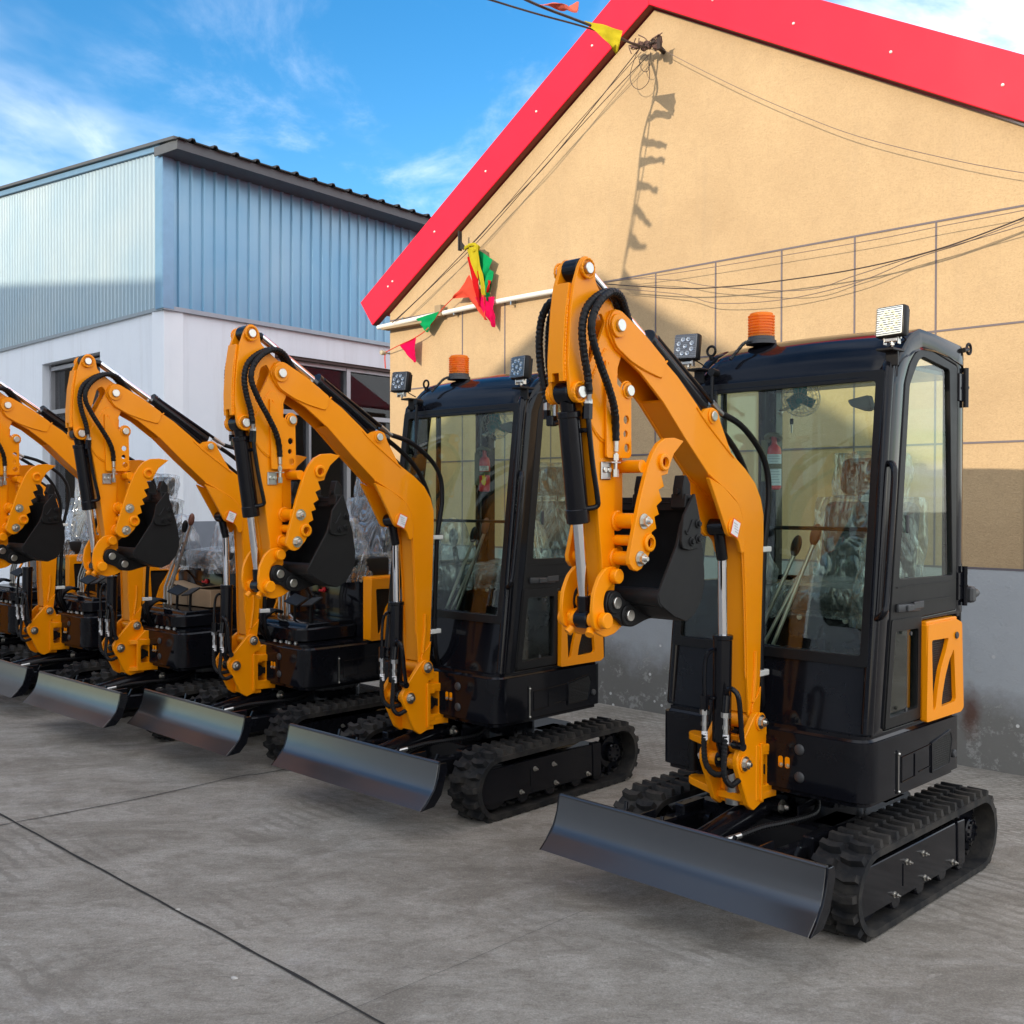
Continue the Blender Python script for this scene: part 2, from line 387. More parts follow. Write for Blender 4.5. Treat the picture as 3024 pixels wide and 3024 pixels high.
DTRIM = simple('dark_grey_fascia', (.085, .092, .10), .5, .1)
FRAMEM = simple('aluminium_frame', (.42, .42, .44), .4, .6)
BROWNF = simple('brown_wood_lintel', (.075, .045, .04), .7)
CRACK = simple('dark_joint', (.020, .019, .019), .95)
WOOD = simple('old_wood', (.30, .22, .13), .85)
GREYW = simple('grey_painted_plinth', (.20, .22, .26), .8)

# ------------------------------------------------------------------ excavator parts (local frame: x across, -y = front, z up)
PARTS = []      # (key, name, mesh, frame, parentkey, set, label)
def part(key, g, mat, frame='uc', parent=None, name=None, st='all', ang=32, label=None):
    nm = name or key
    if g.pieces:
        if len(g.bm.verts): g.cut()
        for i, b in enumerate(g.pieces):
            h = G(); h.bm.free(); h.bm = b; PARTS.append((key if i == 0 else key+'#%d' % i, nm, h.mesh(nm, mat, ang), frame, parent, st, label))
        g.bm.free(); return
    PARTS.append((key, nm, g.mesh(nm, mat, ang), frame, parent, st, label))

# ---- undercarriage
def stadium(n=10, grow=0):
    r = .157+grow; c0 = (-.520, .163); c1 = (.458, .163)
    return arc(c1[0], c1[1], r, -90, 90, n*2) + arc(c0[0], c0[1], r, 90, 270, n*2)
def track(side):
    g = G(); u0, u1 = (.372, .575); 
    if side < 0: u0, u1 = -.575, -.372
    pts = stadium(); inn = stadium(10, -.026)
    g.prism(pts, u0, u1, 0, [inn])
    # lugs walked along the outline
    P = [Vector((p[0], p[1])) for p in pts]; L = [0]
    for i in range(len(P)): L.append(L[-1]+(P[(i+1) % len(P)]-P[i]).length)
    tot = L[-1]
    def at(s):
        s %= tot
        for i in range(len(P)):
            if s <= L[i+1]: 
                a, b = P[i], P[(i+1) % len(P)]; t = (s-L[i])/max(1e-9, L[i+1]-L[i]); d = (b-a).normalized() if (b-a).length > 1e-9 else Vector((1, 0))
                return a.lerp(b, t), d
    def nrm(s):
        p, _ = at(s); a, _ = at(s-.02); b, _ = at(s+.02); d = (b-a).normalized(); return p, d, Vector((d.y, -d.x))
    N = 44; pitch = tot/N
    lug = [(-.017, 0), (.013, .003), (.023, .044), (.011, .096), (-.018, .094), (-.006, .048)]
    for k in range(N):
        for row in (0, 1):
            m = bmesh.new(); vs = []; s0 = (k+.5*row)*pitch
            for hgt, sc in ((-.003, 1.10), (.029, .74)):
                ring = []
                for (ds, uu) in lug:
                    uu2 = (uu-.049)*(.9 if hgt > 0 else 1)+.049
                    p, d, n = nrm(s0+ds*sc)
                    u = (u0+u1)/2 + (uu2*1.0 if row else -uu2)*.99 + (0.002 if row else -.002)
                    q = p + n*hgt
                    ring.append(m.verts.new((u, q.x, q.y)))
                vs.append(ring)
            n_ = len(lug)
            for i in range(n_): m.faces.new((vs[0][i], vs[0][(i+1) % n_], vs[1][(i+1) % n_], vs[1][i]))
            m.faces.new(vs[1]); m.faces.new(vs[0]); g._merge(m)
    # inner guide teeth
    for k in range(N):
        p, d, n = nrm(k*pitch); q = p - n*.030
        g.box(((u0+u1)/2, q.x, q.y), (.035, .03, .02), Matrix.Rotation(math.atan2(d.y, d.x), 4, 'X'))
    return g
for sd, kk in ((1, 'track_a'), (-1, 'track_b')):
    part(kk, track(sd), RB, name='track', ang=40)
    s = sd
    g = G(); po = rnd([(-.665, .130), (-.618, .262), (.225, .258), (.225, .080), (-.600, .084)], .012)
    g.prism(po, s*.535, s*.556, .003)
    g.prism([(.218, .262), (.290, .258), (.296, .070), (.225, .074)], s*.530, s*.562, .003)
    g.prism([(-.5, .24), (.32, .24), (.32, .09), (-.5, .09)], s*.40, s*.53, .01)
    g.box((s*.557, -.28, .165), (.004, .006, .085))
    # front idler fork
    g.cyl((s*.42, -.52, .163), (s*.53, -.52, .163), .125, 28, bev=.01); g.cyl((s*.40, -.52, .163), (s*.54, -.52, .163), .04, 16)
    part(kk+'_frame', g, BK, parent=kk, name='side_frame')
    g = G(); g.cyl((s*.455, .458, .163), (s*.495, .458, .163), .095, 28, bev=.006); g.cyl((s*.44, .458, .163), (s*.525, .458, .163), .055, 20, bev=.006)
    for k in range(12):
        a = 2*math.pi*k/12
        g.box((s*.475, .458+.105*math.cos(a), .163+.105*math.sin(a)), (.03, .045, .026), Matrix.Rotation(a, 4, 'X'), .004)
    for k in range(8):
        a = 2*math.pi*k/8+.2; g.cyl((s*.495, .458+.038*math.cos(a), .163+.038*math.sin(a)), (s*.533, .458+.038*math.cos(a), .163+.038*math.sin(a)), .007, 6)
    part(kk+'_sprocket', g, BK, parent=kk, name='sprocket')
    for i, x in enumerate((-.33, -.12, .09, .27)):
        g = G(); g.cyl((s*.44, x, .085), (s*.552, x, .085), .042, 20, bev=.006); part(kk+'_roller%d' % i, g, BK, parent=kk, name='track_roller')
    for i, (v, w) in enumerate(((-.353, .108), (-.087, .105), (-.249, .208), (-.103, .206), (.18, .102))):
        g = G(); g.bolt((s*.556, v, w), (s, 0, 0), .0085, .012); part(kk+'_bolt%d' % i, g, ZN, parent=kk, name='bolt')

g = G()
g.prism(rnd([(-.30, -.42), (.30, -.42), (.34, -.2), (.34, .25), (.28, .40), (-.28, .40), (-.34, .25), (-.34, -.2)], .05), .17, .31, .012, axis='w')
for s in (-1, 1):
    for v0, v1 in ((-.36, -.14), (.10, .30)):
        g.prism([(s*.20, .31), (s*.30, .31), (s*.45, .22), (s*.45, .13), (s*.2, .16)], v0, v1, .01, axis='v')
    g.box((s*.17, -.30, .345), (.008, .26, .075), Matrix.Rotation(R(9*s), 4, 'Z'), .002)
    g.box((s*.30, -.47, .27), (.05, .16, .09), None, .006)
g.cyl((0, 0, .30), (0, 0, .36), .24, 40, bev=.006)
part('undercarriage', g, BK, name='undercarriage_frame')
g = G(); g.cyl((0, 0, .36), (0, 0, .40), .215, 48, bev=.004); g.cyl((0, 0, .395), (0, 0, .45), .19, 40)
for k in range(20):
    a = 2*math.pi*k/20; g.cyl((.228*math.cos(a), .228*math.sin(a), .36), (.228*math.cos(a), .228*math.sin(a), .372), .008, 6)
part('slew_ring', g, DK)

# ---- dozer blade
g = G()
prof = [(-.967, .371), (-.974, .338), (-.983, .302), (-.993, .272), (-1.003, .252), (-1.014, .237), (-1.026, .225), (-1.050, .203), (-1.083, .172)]
back = [(p[0]+.013, p[1]+.006) for p in prof[::-1]]; back[-1] = (-.953, .371)
g.prism(prof+back, -.604, .604, .0015)
g.cyl((-.604, -.958, .371), (.604, -.958, .371), .010, 10)
g.box((0, -.945, .275), (1.16, .03, .09), Matrix.Rotation(R(-12), 4, 'X'), .008)
part('dozer_blade', g, BL)
for s in (-1, 1):
    g = G(); g.prism([(-.966, .374), (-.925, .372), (-.918, .335), (-.955, .225), (-1.0, .178), (-1.083, .171), (-1.045, .204), (-1.0, .258), (-.978, .31)], s*.604, s*.614, .002)
    part('blade_side%d' % s, g, BK, parent='dozer_blade', name='side_plate')
    g = G(); g.prism([(-.945, .35), (-.905, .34), (-.915, .26), (-.965, .22)], s*.33, s*.342, .002); part('blade_gus%d' % s, g, BK, parent='dozer_blade', name='stiffener')
    g = G(); 
    g.prism([(-.965, .27), (-.93, .30), (-.55, .285), (-.40, .27), (-.40, .20), (-.60, .195), (-.96, .20)], s*.245, s*.305, .008)
    g.box((s*.275, -.80, .315), (.012, .10, .05), None, .003)
    g.cyl((s*.22, -.42, .235), (s*.33, -.42, .235), .035, 16)
    part('blade_arm%d' % s, g, BK, name='blade_arm')
    for j, (vv, uu) in enumerate(((-.86, s*.16), (-.80, s*.39))):
        g = G(); g.box((uu, vv, .305), (.014, .012, .105), Matrix.Rotation(R(-22), 4, 'X') @ Matrix.Rotation(R(10*s), 4, 'Y'), .002)
        part('rib%d%d' % (s, j), g, BK, parent='dozer_blade', name='stiffener')
g = G(); g.cyl((0.02, -.885, .288), (0.02, -.42, .355), .050, 24, bev=.006); g.cyl((.02, -.90, .286), (.02, -.885, .288), .054, 24)
g.cyl((-.06, -.40, .358), (.10, -.40, .358), .028, 16); g.box((.02, -.40, .345), (.05, .07, .08), None, .01)
part('blade_cylinder', g, SATB)
g = G(); g.cyl((.02, -.965, .275), (.02, -.80, .30), .022, 16); part('blade_cyl_rod', g, CHR, parent='blade_cylinder', name='piston_rod')
g = G(); g.bolt((.10, -.40, .358), (1, 0, 0), .02, .018); part('blade_cyl_nut', g, ZN, parent='blade_cylinder', name='nut')
g = G(); g.tube([(.14, -.76, .33), (.17, -.66, .345), (.21, -.55, .35), (.22, -.35, .345), (.15, -.2, .36)], .011, 8, 6, .12, .012); part('blade_hose', g, HOSE, parent='blade_cylinder', name='hose')
g = G(); g.cyl((.105, -.84, .316), (.14, -.76, .330), .011, 10); g.cyl((.085, -.87, .285), (.085, -.87, .330), .014, 8); g.cyl((.085, -.87, .315), (.11, -.83, .317), .011, 8); part('blade_fitting', g, ZNY, parent='blade_cylinder', name='hose_fitting')

# ---- house skirt
g = G()
sk = rnd([(-.432, -.495), (.515, -.495), (.520, .345), (-.432, .345)], 0, 7, {0: .04, 1: .09, 2: .05, 3: .05})
m = bmesh.new(); vs = [m.verts.new((p[0], p[1], .442)) for p in sk]; m.faces.new(vs)
r_ = bmesh.ops.extrude_face_region(m, geom=m.faces[:]); bmesh.ops.translate(m, vec=(0, 0, .268), verts=[v for v in r_['geom'] if isinstance(v, bmesh.types.BMVert)])
bmesh.ops.recalc_face_normals(m, faces=m.faces)
bmesh.ops.bevel(m, geom=[e for e in m.edges if e.calc_face_angle(0) > R(60)], offset=.022, segments=3, affect='EDGES', clamp_overlap=True); g._merge(m)
part('body', g, BK, name='body_skirt')
g = G(); g.prism(rnd([(.059, .608), (.233, .632), (.247, .595), (.221, .502), (.061, .497)], .008), .517, .5225, .001); part('grille', g, GRL, parent='body', name='vent_grille')
g = G(); g.prism(rnd([(.048, .614), (.238, .641), (.256, .597), (.228, .494), (.050, .488)], .008), .517, .5245, .0015, [rnd([(.059, .606), (.232, .630), (.246, .595), (.220, .503), (.061, .498)], .006)]); part('grille_frame', g, BK, parent='body', name='vent_frame')
g = G(); g.prism(rnd([(-.256, .632), (-.242, .632), (-.242, .462), (-.256, .462)], .006), .516, .5225); part('slot', g, INK, parent='body', name='slot_recess')
g = G(); g.prism([(-.2535, .625), (-.2495, .625), (-.2495, .470), (-.2535, .470)], .5225, .5235); g.ball((.524, -.2505, .619), .006); g.ball((.524, -.2505, .472), .006); part('slot_rod', g, ZN, parent='body', name='sight_rod')
g = G(); g.cyl((.516, .270, .533), (.531, .270, .533), .017, 20, bev=.004); part('stopper', g, DK, parent='body', name='rubber_stopper')
g = G()
for a, b in (((-.215, .598), (.045, .608)), ((-.215, .500), (-.09, .505)), ((-.06, .515), (.045, .52)), ((-.215, .5), (-.215, .598)), ((.045, .52), (.045, .608)), ((-.10, .505), (-.10, .595))):
    g.cyl((.5195, a[0], a[1]), (.5195, b[0], b[1]), .0022, 6)
part('panel_ribs', g, BK, parent='body', name='panel_ridge')
for i, w in enumerate((.628, .520)):
    g = G(); g.ball((.235, -.497, w), .022, (1, .4, 1)); part('bumper%d' % i, g, DK, parent='body', name='rubber_bumper')
for i, u in enumerate((.152, .182)):
    g = G(); g.prism(rnd([(u-.010, .590), (u+.010, .590), (u+.010, .545), (u-.010, .545)], .009), -.4975, -.4955, axis='v'); part('fslot%d' % i, g, OR, parent='body', name='bracket_slot')
    g = G(); g.bolt((u+.003, -.4975, .556), (0, -1, 0), .006, .004); part('fslotb%d' % i, g, ZN, parent='body', name='bolt')
# boom mount on the house (orange)
g = G()
g.prism([(-.06, -.43), (.06, -.43), (.125, -.60), (.125, -.64), (-.25, -.64), (-.27, -.60)], .575, .620, .004, axis='w') if False else None
for w0, w1 in ((.598, .628), (.412, .442)):
    g.prism(rnd([(-.265, -.535), (-.235, -.56), (-.07, -.63), (.07, -.63), (.10, -.56), (.10, -.44), (-.10, -.44), (-.265, -.49)], .025), w0, w1, .003, axis='w')
g.prism(rnd([(-.52, .690), (-.435, .675), (-.435, .612), (-.60, .612)], .01), .02, .085, .004)
ring = [(-.585, .635), (-.435, .625), (-.435, .408), (-.585, .415)]
hole = rnd([(-.560, .592), (-.452, .580), (-.452, .470), (-.560, .466)], .018)
g.prism(ring, .070, .098, .003, [hole]); g.prism(ring, -.098, -.070, .003, [hole])
g.bb((-.09, -.50, .44), (.09, -.44, .61))
part('boom_mount', g, OR)
g = G(); g.cyl((-.03, -.54, .525), (.075, -.54, .525), .036, 20, bev=.006); g.cyl((.0, -.50, .525), (.085, -.50, .525), .02, 12); part('mount_grommet', g, SAT, parent='boom_mount', name='hose_grommet')
g = G(); g.cyl((0, -.595, .39), (0, -.595, .64), .035, 18); part('king_pin', g, ZNY, parent='boom_mount', name='king_pin')
g = G(); g.cyl((-.24, -.535, .47), (-.24, -.535, .60), .018, 12); part('swing_pin', g, SAT, parent='boom_mount', name='swing_pin')

# ---- swing post (frame br)
post = [(-.012, .748), (.015, .766), (.041, .763), (.085, .712), (.091, .664), (.044, .650), (.046, .398), (-.012, .380), (-.050, .406), (-.133, .572), (-.136, .606), (-.098, .656)]
g = G()
for s in (-1, 1):
    g.prism(rnd(post, .008, 2), s*.063, s*.087, .003)
    g.cyl((s*.087, .035, .725), (s*.094, .035, .725), .036, 20, bev=.002); g.cyl((s*.087, -.085, .580), (s*.093, -.085, .580), .034, 20, bev=.002)
    g.prism([(.030, .640), (.046, .64), (.046, .41), (.030, .41)], s*.087, s*.097, .002)
g.bb((-.063, -.012, .392), (.063, .034, .56), .003); g.bb((-.063, .01, .62), (.063, .04, .66), .003)
g.cyl((-.063, -.085, .580), (-.028, -.085, .580), .030, 18); g.cyl((.028, -.085, .580), (.063, -.085, .580), .030, 18)
for w in (.600, .455):
    g.prism(rnd([(-.075, .03), (.075, .03), (.08, .11), (-.08, .11)], .02), w-.02, w+.006, .003, axis='w')
g.prism([(-.06, .03), (.06, .03), (.07, .10), (-.07, .10)], .388, .41, .003, axis='w')
part('swing_post', g, OR, 'br')
for i, (v, w) in enumerate(((.035, .725), (-.085, .580))):
    g = G(); g.bolt((.093, v, w), (1, 0, 0), .020, .014); g.cut(); g.bolt((-.093, v, w), (-1, 0, 0), .020, .014); part('post_nut%d' % i, g, ZN, 'br', 'swing_post', 'pivot_nut')

# ---- boom (frame boom)
up = [(-.902, 2.205), (-.885, 2.232), (-.859, 2.243), (-.82, 2.226), (-.702, 2.168), (-.498, 2.050), (-.371, 1.957), (-.30, 1.895), (-.118, 1.777), (-.03, 1.727), (.045, 1.672), (.090, 1.610), (.111, 1.545), (.112, 1.46), (.102, 1.200), (.089, .885), (.072, .745), (.045, .705)]
lo = [(.015, .700), (.000, .760), (-.008, .897), (-.020, 1.176), (-.038, 1.400), (-.050, 1.505), (-.085, 1.572), (-.116, 1.600), (-.285, 1.694), (-.452, 1.832), (-.584, 1.949), (-.717, 2.040), (-.765, 2.063), (-.859, 2.109), (-.895, 2.150), (-.908, 2.180)]
g = G(); boomp = up+lo
for s in (-1, 1): g.prism(boomp, s*.044, s*.056, .002)
# box plates: top/back strip, underside strip
def strip(pts, u, off, th, cl=False):
    """ribbon prism following (v,w) polyline, offset inwards"""
    P = [Vector(p) for p in pts]; A = []; B = []
    for i, p in enumerate(P):
        d = (P[min(i+1, len(P)-1)]-P[max(i-1, 0)]).normalized(); n = Vector((d.y, -d.x))
        A.append(tuple(p+n*off)); B.append(tuple(p+n*(off+th)))
    return A+B[::-1]
g.prism(strip(up[3:], 0, .004, .010), -.044, .044, 0)
g.prism(strip(lo[1:-5], 0, .004, .010), -.044, .044, 0)
for s in (-1, 1):
    # boss, doubler at the tip, arm-cylinder lug, boom-cylinder gusset, weld ribs
    g.prism(rnd([(-.908, 2.19), (-.88, 2.238), (-.84, 2.240), (-.70, 2.172), (-.575, 2.095), (-.60, 2.03), (-.70, 2.05), (-.78, 2.073), (-.865, 2.115)], .02), s*.056, s*.064, .002)
    g.cyl((s*.064, -.861, 2.185), (s*.074, -.861, 2.185), .040, 22, bev=.002)
    g.prism(rnd([(-.375, 1.955), (-.352, 1.913), (-.315, 1.942), (-.267, 1.953), (-.228, 1.942), (-.209, 1.900), (-.118, 1.764), (-.30, 1.86)], .012), s*.036, s*.054, .002)
    g.cyl((s*.054, -.266, 1.919), (s*.060, -.266, 1.919), .030, 18, bev=.002)
    g.prism(rnd([(-.300, 1.690), (-.204, 1.536), (-.168, 1.475), (-.150, 1.462), (-.113, 1.461), (-.085, 1.440), (-.066, 1.395), (-.045, 1.40), (-.040, 1.50), (-.085, 1.585), (-.20, 1.655)], .010), s*.046, s*.062, .002)
    g.cyl((s*.062, -.135, 1.498), (s*.068, -.135, 1.498), .034, 18, bev=.002)
    g.tube([(s*.057, -.72, 2.12), (s*.057, -.64, 2.075), (s*.057, -.60, 2.065)], .006, 6)
    g.tube([(s*.058, .045, 1.00), (s*.058, .046, .93), (s*.058, .035, .84), (s*.058, .03, .80)], .009, 8)
    g.prism(rnd([(.01, .72), (.045, .70), (.075, .745), (.088, .86), (.07, .83), (.02, .79)], .01), s*.056, s*.062, .002)
g.cyl((-.062, .035, .725), (.062, .035, .725), .036, 20)
for s in (-1, 1):
    for wp in ([(-.292, 1.700), (-.20, 1.655), (-.09, 1.590), (-.045, 1.50), (-.042, 1.41)], [(-.375, 1.945), (-.30, 1.885), (-.12, 1.768)], [(-.60, 2.035), (-.70, 2.052), (-.78, 2.076)], [(-.565, 2.098), (-.60, 2.06)]):
        g.tube([(s*.057, p[0], p[1]) for p in wp], .0038, 6, 5, .32, .013)
    g.tube([(s*.046, p[0], p[1]) for p in lo[2:8]], .004, 6, 4, .3, .014)
part('boom', g, OR, 'boom')
g = G()
for s in (-1, 1): g.cyl((s*.074, -.861, 2.185), (s*.086, -.861, 2.185), .021, 18, bev=.002); g.cut(); g.cyl((s*.060, -.266, 1.919), (s*.068, -.266, 1.919), .019, 18, bev=.002); g.cut()
part('boom_pins', g, ZN, 'boom', 'boom', 'pivot_pin')
g = G(); g.box((.0705, -.124, 1.495), (.001, .050, .058), Matrix.Rotation(R(-22), 4, 'X')); part('sticker', g, PAPER, 'boom', 'boom', 'paper_label')
g = G(); g.box((.0698, -.124, 1.495), (.0012, .056, .066), Matrix.Rotation(R(-22), 4, 'X')); part('sticker_edge', g, simple('orange_red_ink', (.85, .10, .02), .6), 'boom', 'boom', 'label_border')
g = G()
for k in range(4): g.box((.0712, -.124+.002*k, 1.512-.011*k), (.0006, .030-.004*(k % 2), .0035), Matrix.Rotation(R(-22), 4, 'X'))
part('sticker_text', g, simple('grey_ink', (.45, .43, .45), .7), 'boom', 'boom', 'label_print')

# ---- boom cylinder
g = G(); g.cyl((0, -.100, 1.070), (0, -.108, .655), .037, 28, bev=.004); g.cyl((0, -.108, .66), (0, -.088, .60), .024, 16)
g.cyl((-.026, -.085, .580), (.026, -.085, .580), .036, 22, bev=.004); g.cyl((0, -.1, 1.055), (0, -.1, 1.075), .040, 28, bev=.003)
part('boom_cylinder', g, SATB, 'br')
g = G(); g.cyl((0, -.106, 1.385), (0, -.100, 1.060), .0185, 20); part('boom_rod', g, CHR, 'br', 'boom_cylinder', 'piston_rod')
g = G(); g.cyl((0, -.132, 1.480), (0, -.106, 1.370), .022, 18, bev=.003); g.cyl((-.036, -.135, 1.498), (.036, -.135, 1.498), .033, 20, bev=.004); part('boom_rod_eye', g, SATB, 'br', 'boom_cylinder', 'rod_eye')
g = G(); g.cyl((0, -.122, .59), (0, -.130, .59), .006, 8); part('nipple', g, simple('brass', (.75, .55, .2), .3, 1), 'br', 'boom_cylinder', 'grease_nipple')
g = G()
g.tube([(-.015, -.14, 1.020), (-.032, -.15, 1.008), (-.044, -.155, .975), (-.046, -.16, .90), (-.044, -.16, .83)], .008, 8)
g.tube([(.050, -.15, .850), (.058, -.16, .872), (.075, -.16, .880), (.098, -.155, .862), (.106, -.15, .82), (.108, -.14, .72), (.108, -.13, .665)], .010, 10)
g.cyl((.06, -.115, .655), (.112, -.13, .655), .016, 12); g.box((-.03, -.145, .83), (.05, .02, .012), None, .003)
g.cyl((-.044, -.16, .78), (-.044, -.16, .84), .018, 8); g.cyl((.050, -.16, .77), (.050, -.15, .85), .016, 12)
part('boom_cyl_pipes', g, SATB, 'br', 'boom_cylinder', 'steel_pipe')
g = G()
for u in (-.044, .052): g.cyl((u, -.16, .765), (u, -.16, .785), .019, 6); g.cyl((u, -.16, .70), (u, -.16, .77), .011, 12); g.cyl((u, -.16, .72), (u, -.16, .735), .014, 6); g.cut()
part('boom_cyl_fit', g, ZNY, 'br', 'boom_cylinder', 'hose_fitting')
g = G()
for u in (-.044, .052): g.cyl((u, -.16, .665), (u, -.16, .70), .0122, 10); g.cut()
part('boom_cyl_tag', g, PAPER, 'br', 'boom_cylinder', 'paper_tag')
g = G()
g.tube([(-.044, -.16, .70), (-.043, -.165, .63), (-.032, -.165, .57), (.0, -.15, .535), (.03, -.10, .54), (.03, .0, .55)], .0115, 8, 6, .1, .014); g.cut()
g.tube([(.052, -.16, .70), (.052, -.17, .62), (.056, -.175, .545), (.070, -.15, .505), (.075, -.09, .52), (.06, .02, .53)], .0115, 8, 6, .1, .014)
part('boom_cyl_hose', g, HOSE, 'br', 'boom_cylinder', 'hose')

# ---- arm cylinder on top of the boom
g = G()
bx = Vector((0, -.622, 2.172)); ex = Vector((0, -.272, 1.957)); d_ = (ex-bx).normalized()
g.cyl(bx, ex, .041, 28, bev=.004); g.cyl(bx-d_*.004, bx+d_*.022, .045, 28, bev=.003); g.cyl((-.034, -.266, 1.919), (.034, -.266, 1.919), .032, 20)
part('arm_cylinder', g, SATB, 'boom')
g = G(); g.cyl((0, -.925, 2.352), bx, .0185, 20); part('arm_rod', g, CHR, 'boom', 'arm_cylinder', 'piston_rod')
g = G(); g.cyl((-.032, -1.004, 2.357), (.032, -1.004, 2.357), .036, 24, bev=.003); g.cyl((0, -1.0, 2.355), (0, -.925, 2.352), .02, 14); part('arm_rod_eye', g, SATB, 'boom', 'arm_cylinder', 'rod_eye')
g = G(); g.tube([(.03, -.62, 2.150), (.03, -.605, 2.172), (.03, -.585, 2.180), (.03, -.555, 2.160), (.03, -.26, 1.992), (.03, -.22, 1.968)], .009, 10); g.cyl((.03, -.32, 2.02), (.0, -.33, 1.99), .008, 8); part('arm_cyl_pipe', g, SATB, 'boom', 'arm_cylinder', 'steel_pipe')
g = G()
g.cyl((.03, -.235, 1.975), (.03, -.195, 1.952), .013, 8); g.cyl((.03, -.195, 1.952), (.03, -.160, 1.935), .010, 12); g.cut(); g.cyl((-.02, -.225, 1.955), (-.02, -.16, 1.92), .011, 8)
part('arm_cyl_fit', g, ZNY, 'boom', 'arm_cylinder', 'hose_fitting')
g = G()
g.tube([(.03, -.16, 1.935), (.03, -.06, 1.912), (.03, .03, 1.872), (.03, .13, 1.80), (.03, .185, 1.715), (.03, .195, 1.60), (.03, .178, 1.50), (.03, .160, 1.404), (.03, .150, 1.22), (.03, .140, .92), (.03, .150, .80), (.0, .20, .71), (-.02, .25, .66)], .0125, 10); g.cut()
g.tube([(-.02, -.16, 1.92), (-.02, -.07, 1.868), (-.02, .03, 1.795), (-.02, .10, 1.71), (-.02, .150, 1.60), (-.02, .155, 1.50), (-.02, .140, 1.404), (-.02, .130, 1.22), (-.02, .120, .92), (-.02, .135, .80), (-.02, .19, .72), (-.04, .25, .66)], .0125, 10); g.cut()
g.tube([(.005, -.60, 2.15-.045), (.03, -.50, 2.06), (.035, -.36, 1.965), (.02, -.20, 1.862), (.0, -.05, 1.765), (.0, .065, 1.682), (.0, .115, 1.60), (.0, .132, 1.45), (.0, .122, 1.20), (.0, .110, .92)], .0095, 8)
part('boom_hoses', g, HOSE, 'boom', 'boom', 'hose')
g = G(); g.box((.02, -.645, 2.118), (.075, .035, .045), Matrix.Rotation(R(-31), 4, 'X'), .005); g.cut()
g.box((.035, .150, 1.404), (.03, .075, .022), None, .003); g.cut(); g.box((.035, .135, .902), (.03, .075, .024), None, .003)
part('hose_clamps', g, WHT, 'boom', 'boom', 'hose_clamp')

# ---- stick (frame stick)
head = [(-1.012, 2.398), (-.985, 2.395), (-.962, 2.372), (-.958, 2.345), (-.953, 2.315), (-.930, 2.294), (-.880, 2.258), (-.845, 2.235), (-.805, 2.20), (-.800, 2.12), (-.835, 2.050), (-.846, 1.78), (-.851, 1.55), (-.849, 1.30), (-.868, 1.255), (-.912, 1.262), (-.918, 1.40), (-.941, 1.57), (-.972, 1.77), (-1.000, 1.90), (-1.022, 1.925), (-1.052, 1.915), (-1.078, 1.935), (-1.084, 1.962), (-1.092, 2.04), (-1.086, 2.13), (-1.078, 2.22), (-1.064, 2.298), (-1.036, 2.368)]
slot = rnd([(-.955, 2.205), (-.925, 2.222), (-.905, 2.19), (-.925, 2.15), (-.985, 2.045), (-.99, 2.09)], .012)
g = G()
for s in (-1, 1):
    g.prism(rnd(head, .012, 2), s*.032, s*.046, .002, [slot] if s > 0 else [slot])
    g.prism(rnd([(-.905, 2.105), (-.955, 2.035), (-1.028, 1.919), (-.965, 1.83), (-.915, 1.797), (-.862, 1.813), (-.850, 1.9), (-.850, 2.055), (-.880, 2.10)], .02), s*.046, s*.052, .002)
    g.cyl((s*.046, -1.009, 2.354), (s*.054, -1.009, 2.354), .030, 20, bev=.002); g.cyl((s*.046, -1.049, 1.950), (s*.056, -1.049, 1.950), .034, 20, bev=.002)
    g.tube([(s*.052, -.895, 2.06), (s*.052, -.893, 1.9), (s*.052, -.897, 1.845)], .006, 6)
    # thumb mounting plate with three holes
    pl = rnd([(-.920, 2.070), (-.865, 1.995), (-.835, 1.975), (-.782, 1.968), (-.780, 1.755), (-.79, 1.745), (-.915, 1.742)], .012)
    hs = [[(c[0]+r0*math.cos(2*math.pi*k/12), c[1]+r0*math.sin(2*math.pi*k/12)) for k in range(12)] for c, r0 in (((-.809, 1.874), .015), ((-.813, 1.826), .012), ((-.805, 1.779), .015))]
    g.prism(pl, s*.053, s*.063, .0015, hs)
    g.cyl((s*.063, -.803, 1.972), (s*.068, -.803, 1.972), .028, 18, bev=.002)
g.prism(strip([(-1.06, 2.30), (-1.078, 2.20), (-1.088, 2.08), (-1.088, 2.01)], 0, .003, .012), -.032, .032, .001)
g.prism(strip([(-1.088, 2.012), (-1.086, 1.985)], 0, .003, .012), -.032, -.014); g.prism(strip([(-1.088, 2.012), (-1.086, 1.985)], 0, .003, .012), .014, .032)
g.prism([(-1.0, 1.90), (-.968, 1.77), (-.938, 1.57), (-.914, 1.40), (-.908, 1.27), (-.896, 1.27), (-.900, 1.40), (-.925, 1.57), (-.955, 1.77), (-.985, 1.93)], -.034, .034)
g.prism([(-.850, 1.30), (-.852, 1.55), (-.848, 1.78), (-.838, 2.04), (-.826, 2.04), (-.837, 1.78), (-.840, 1.55), (-.838, 1.30)], -.034, .034)
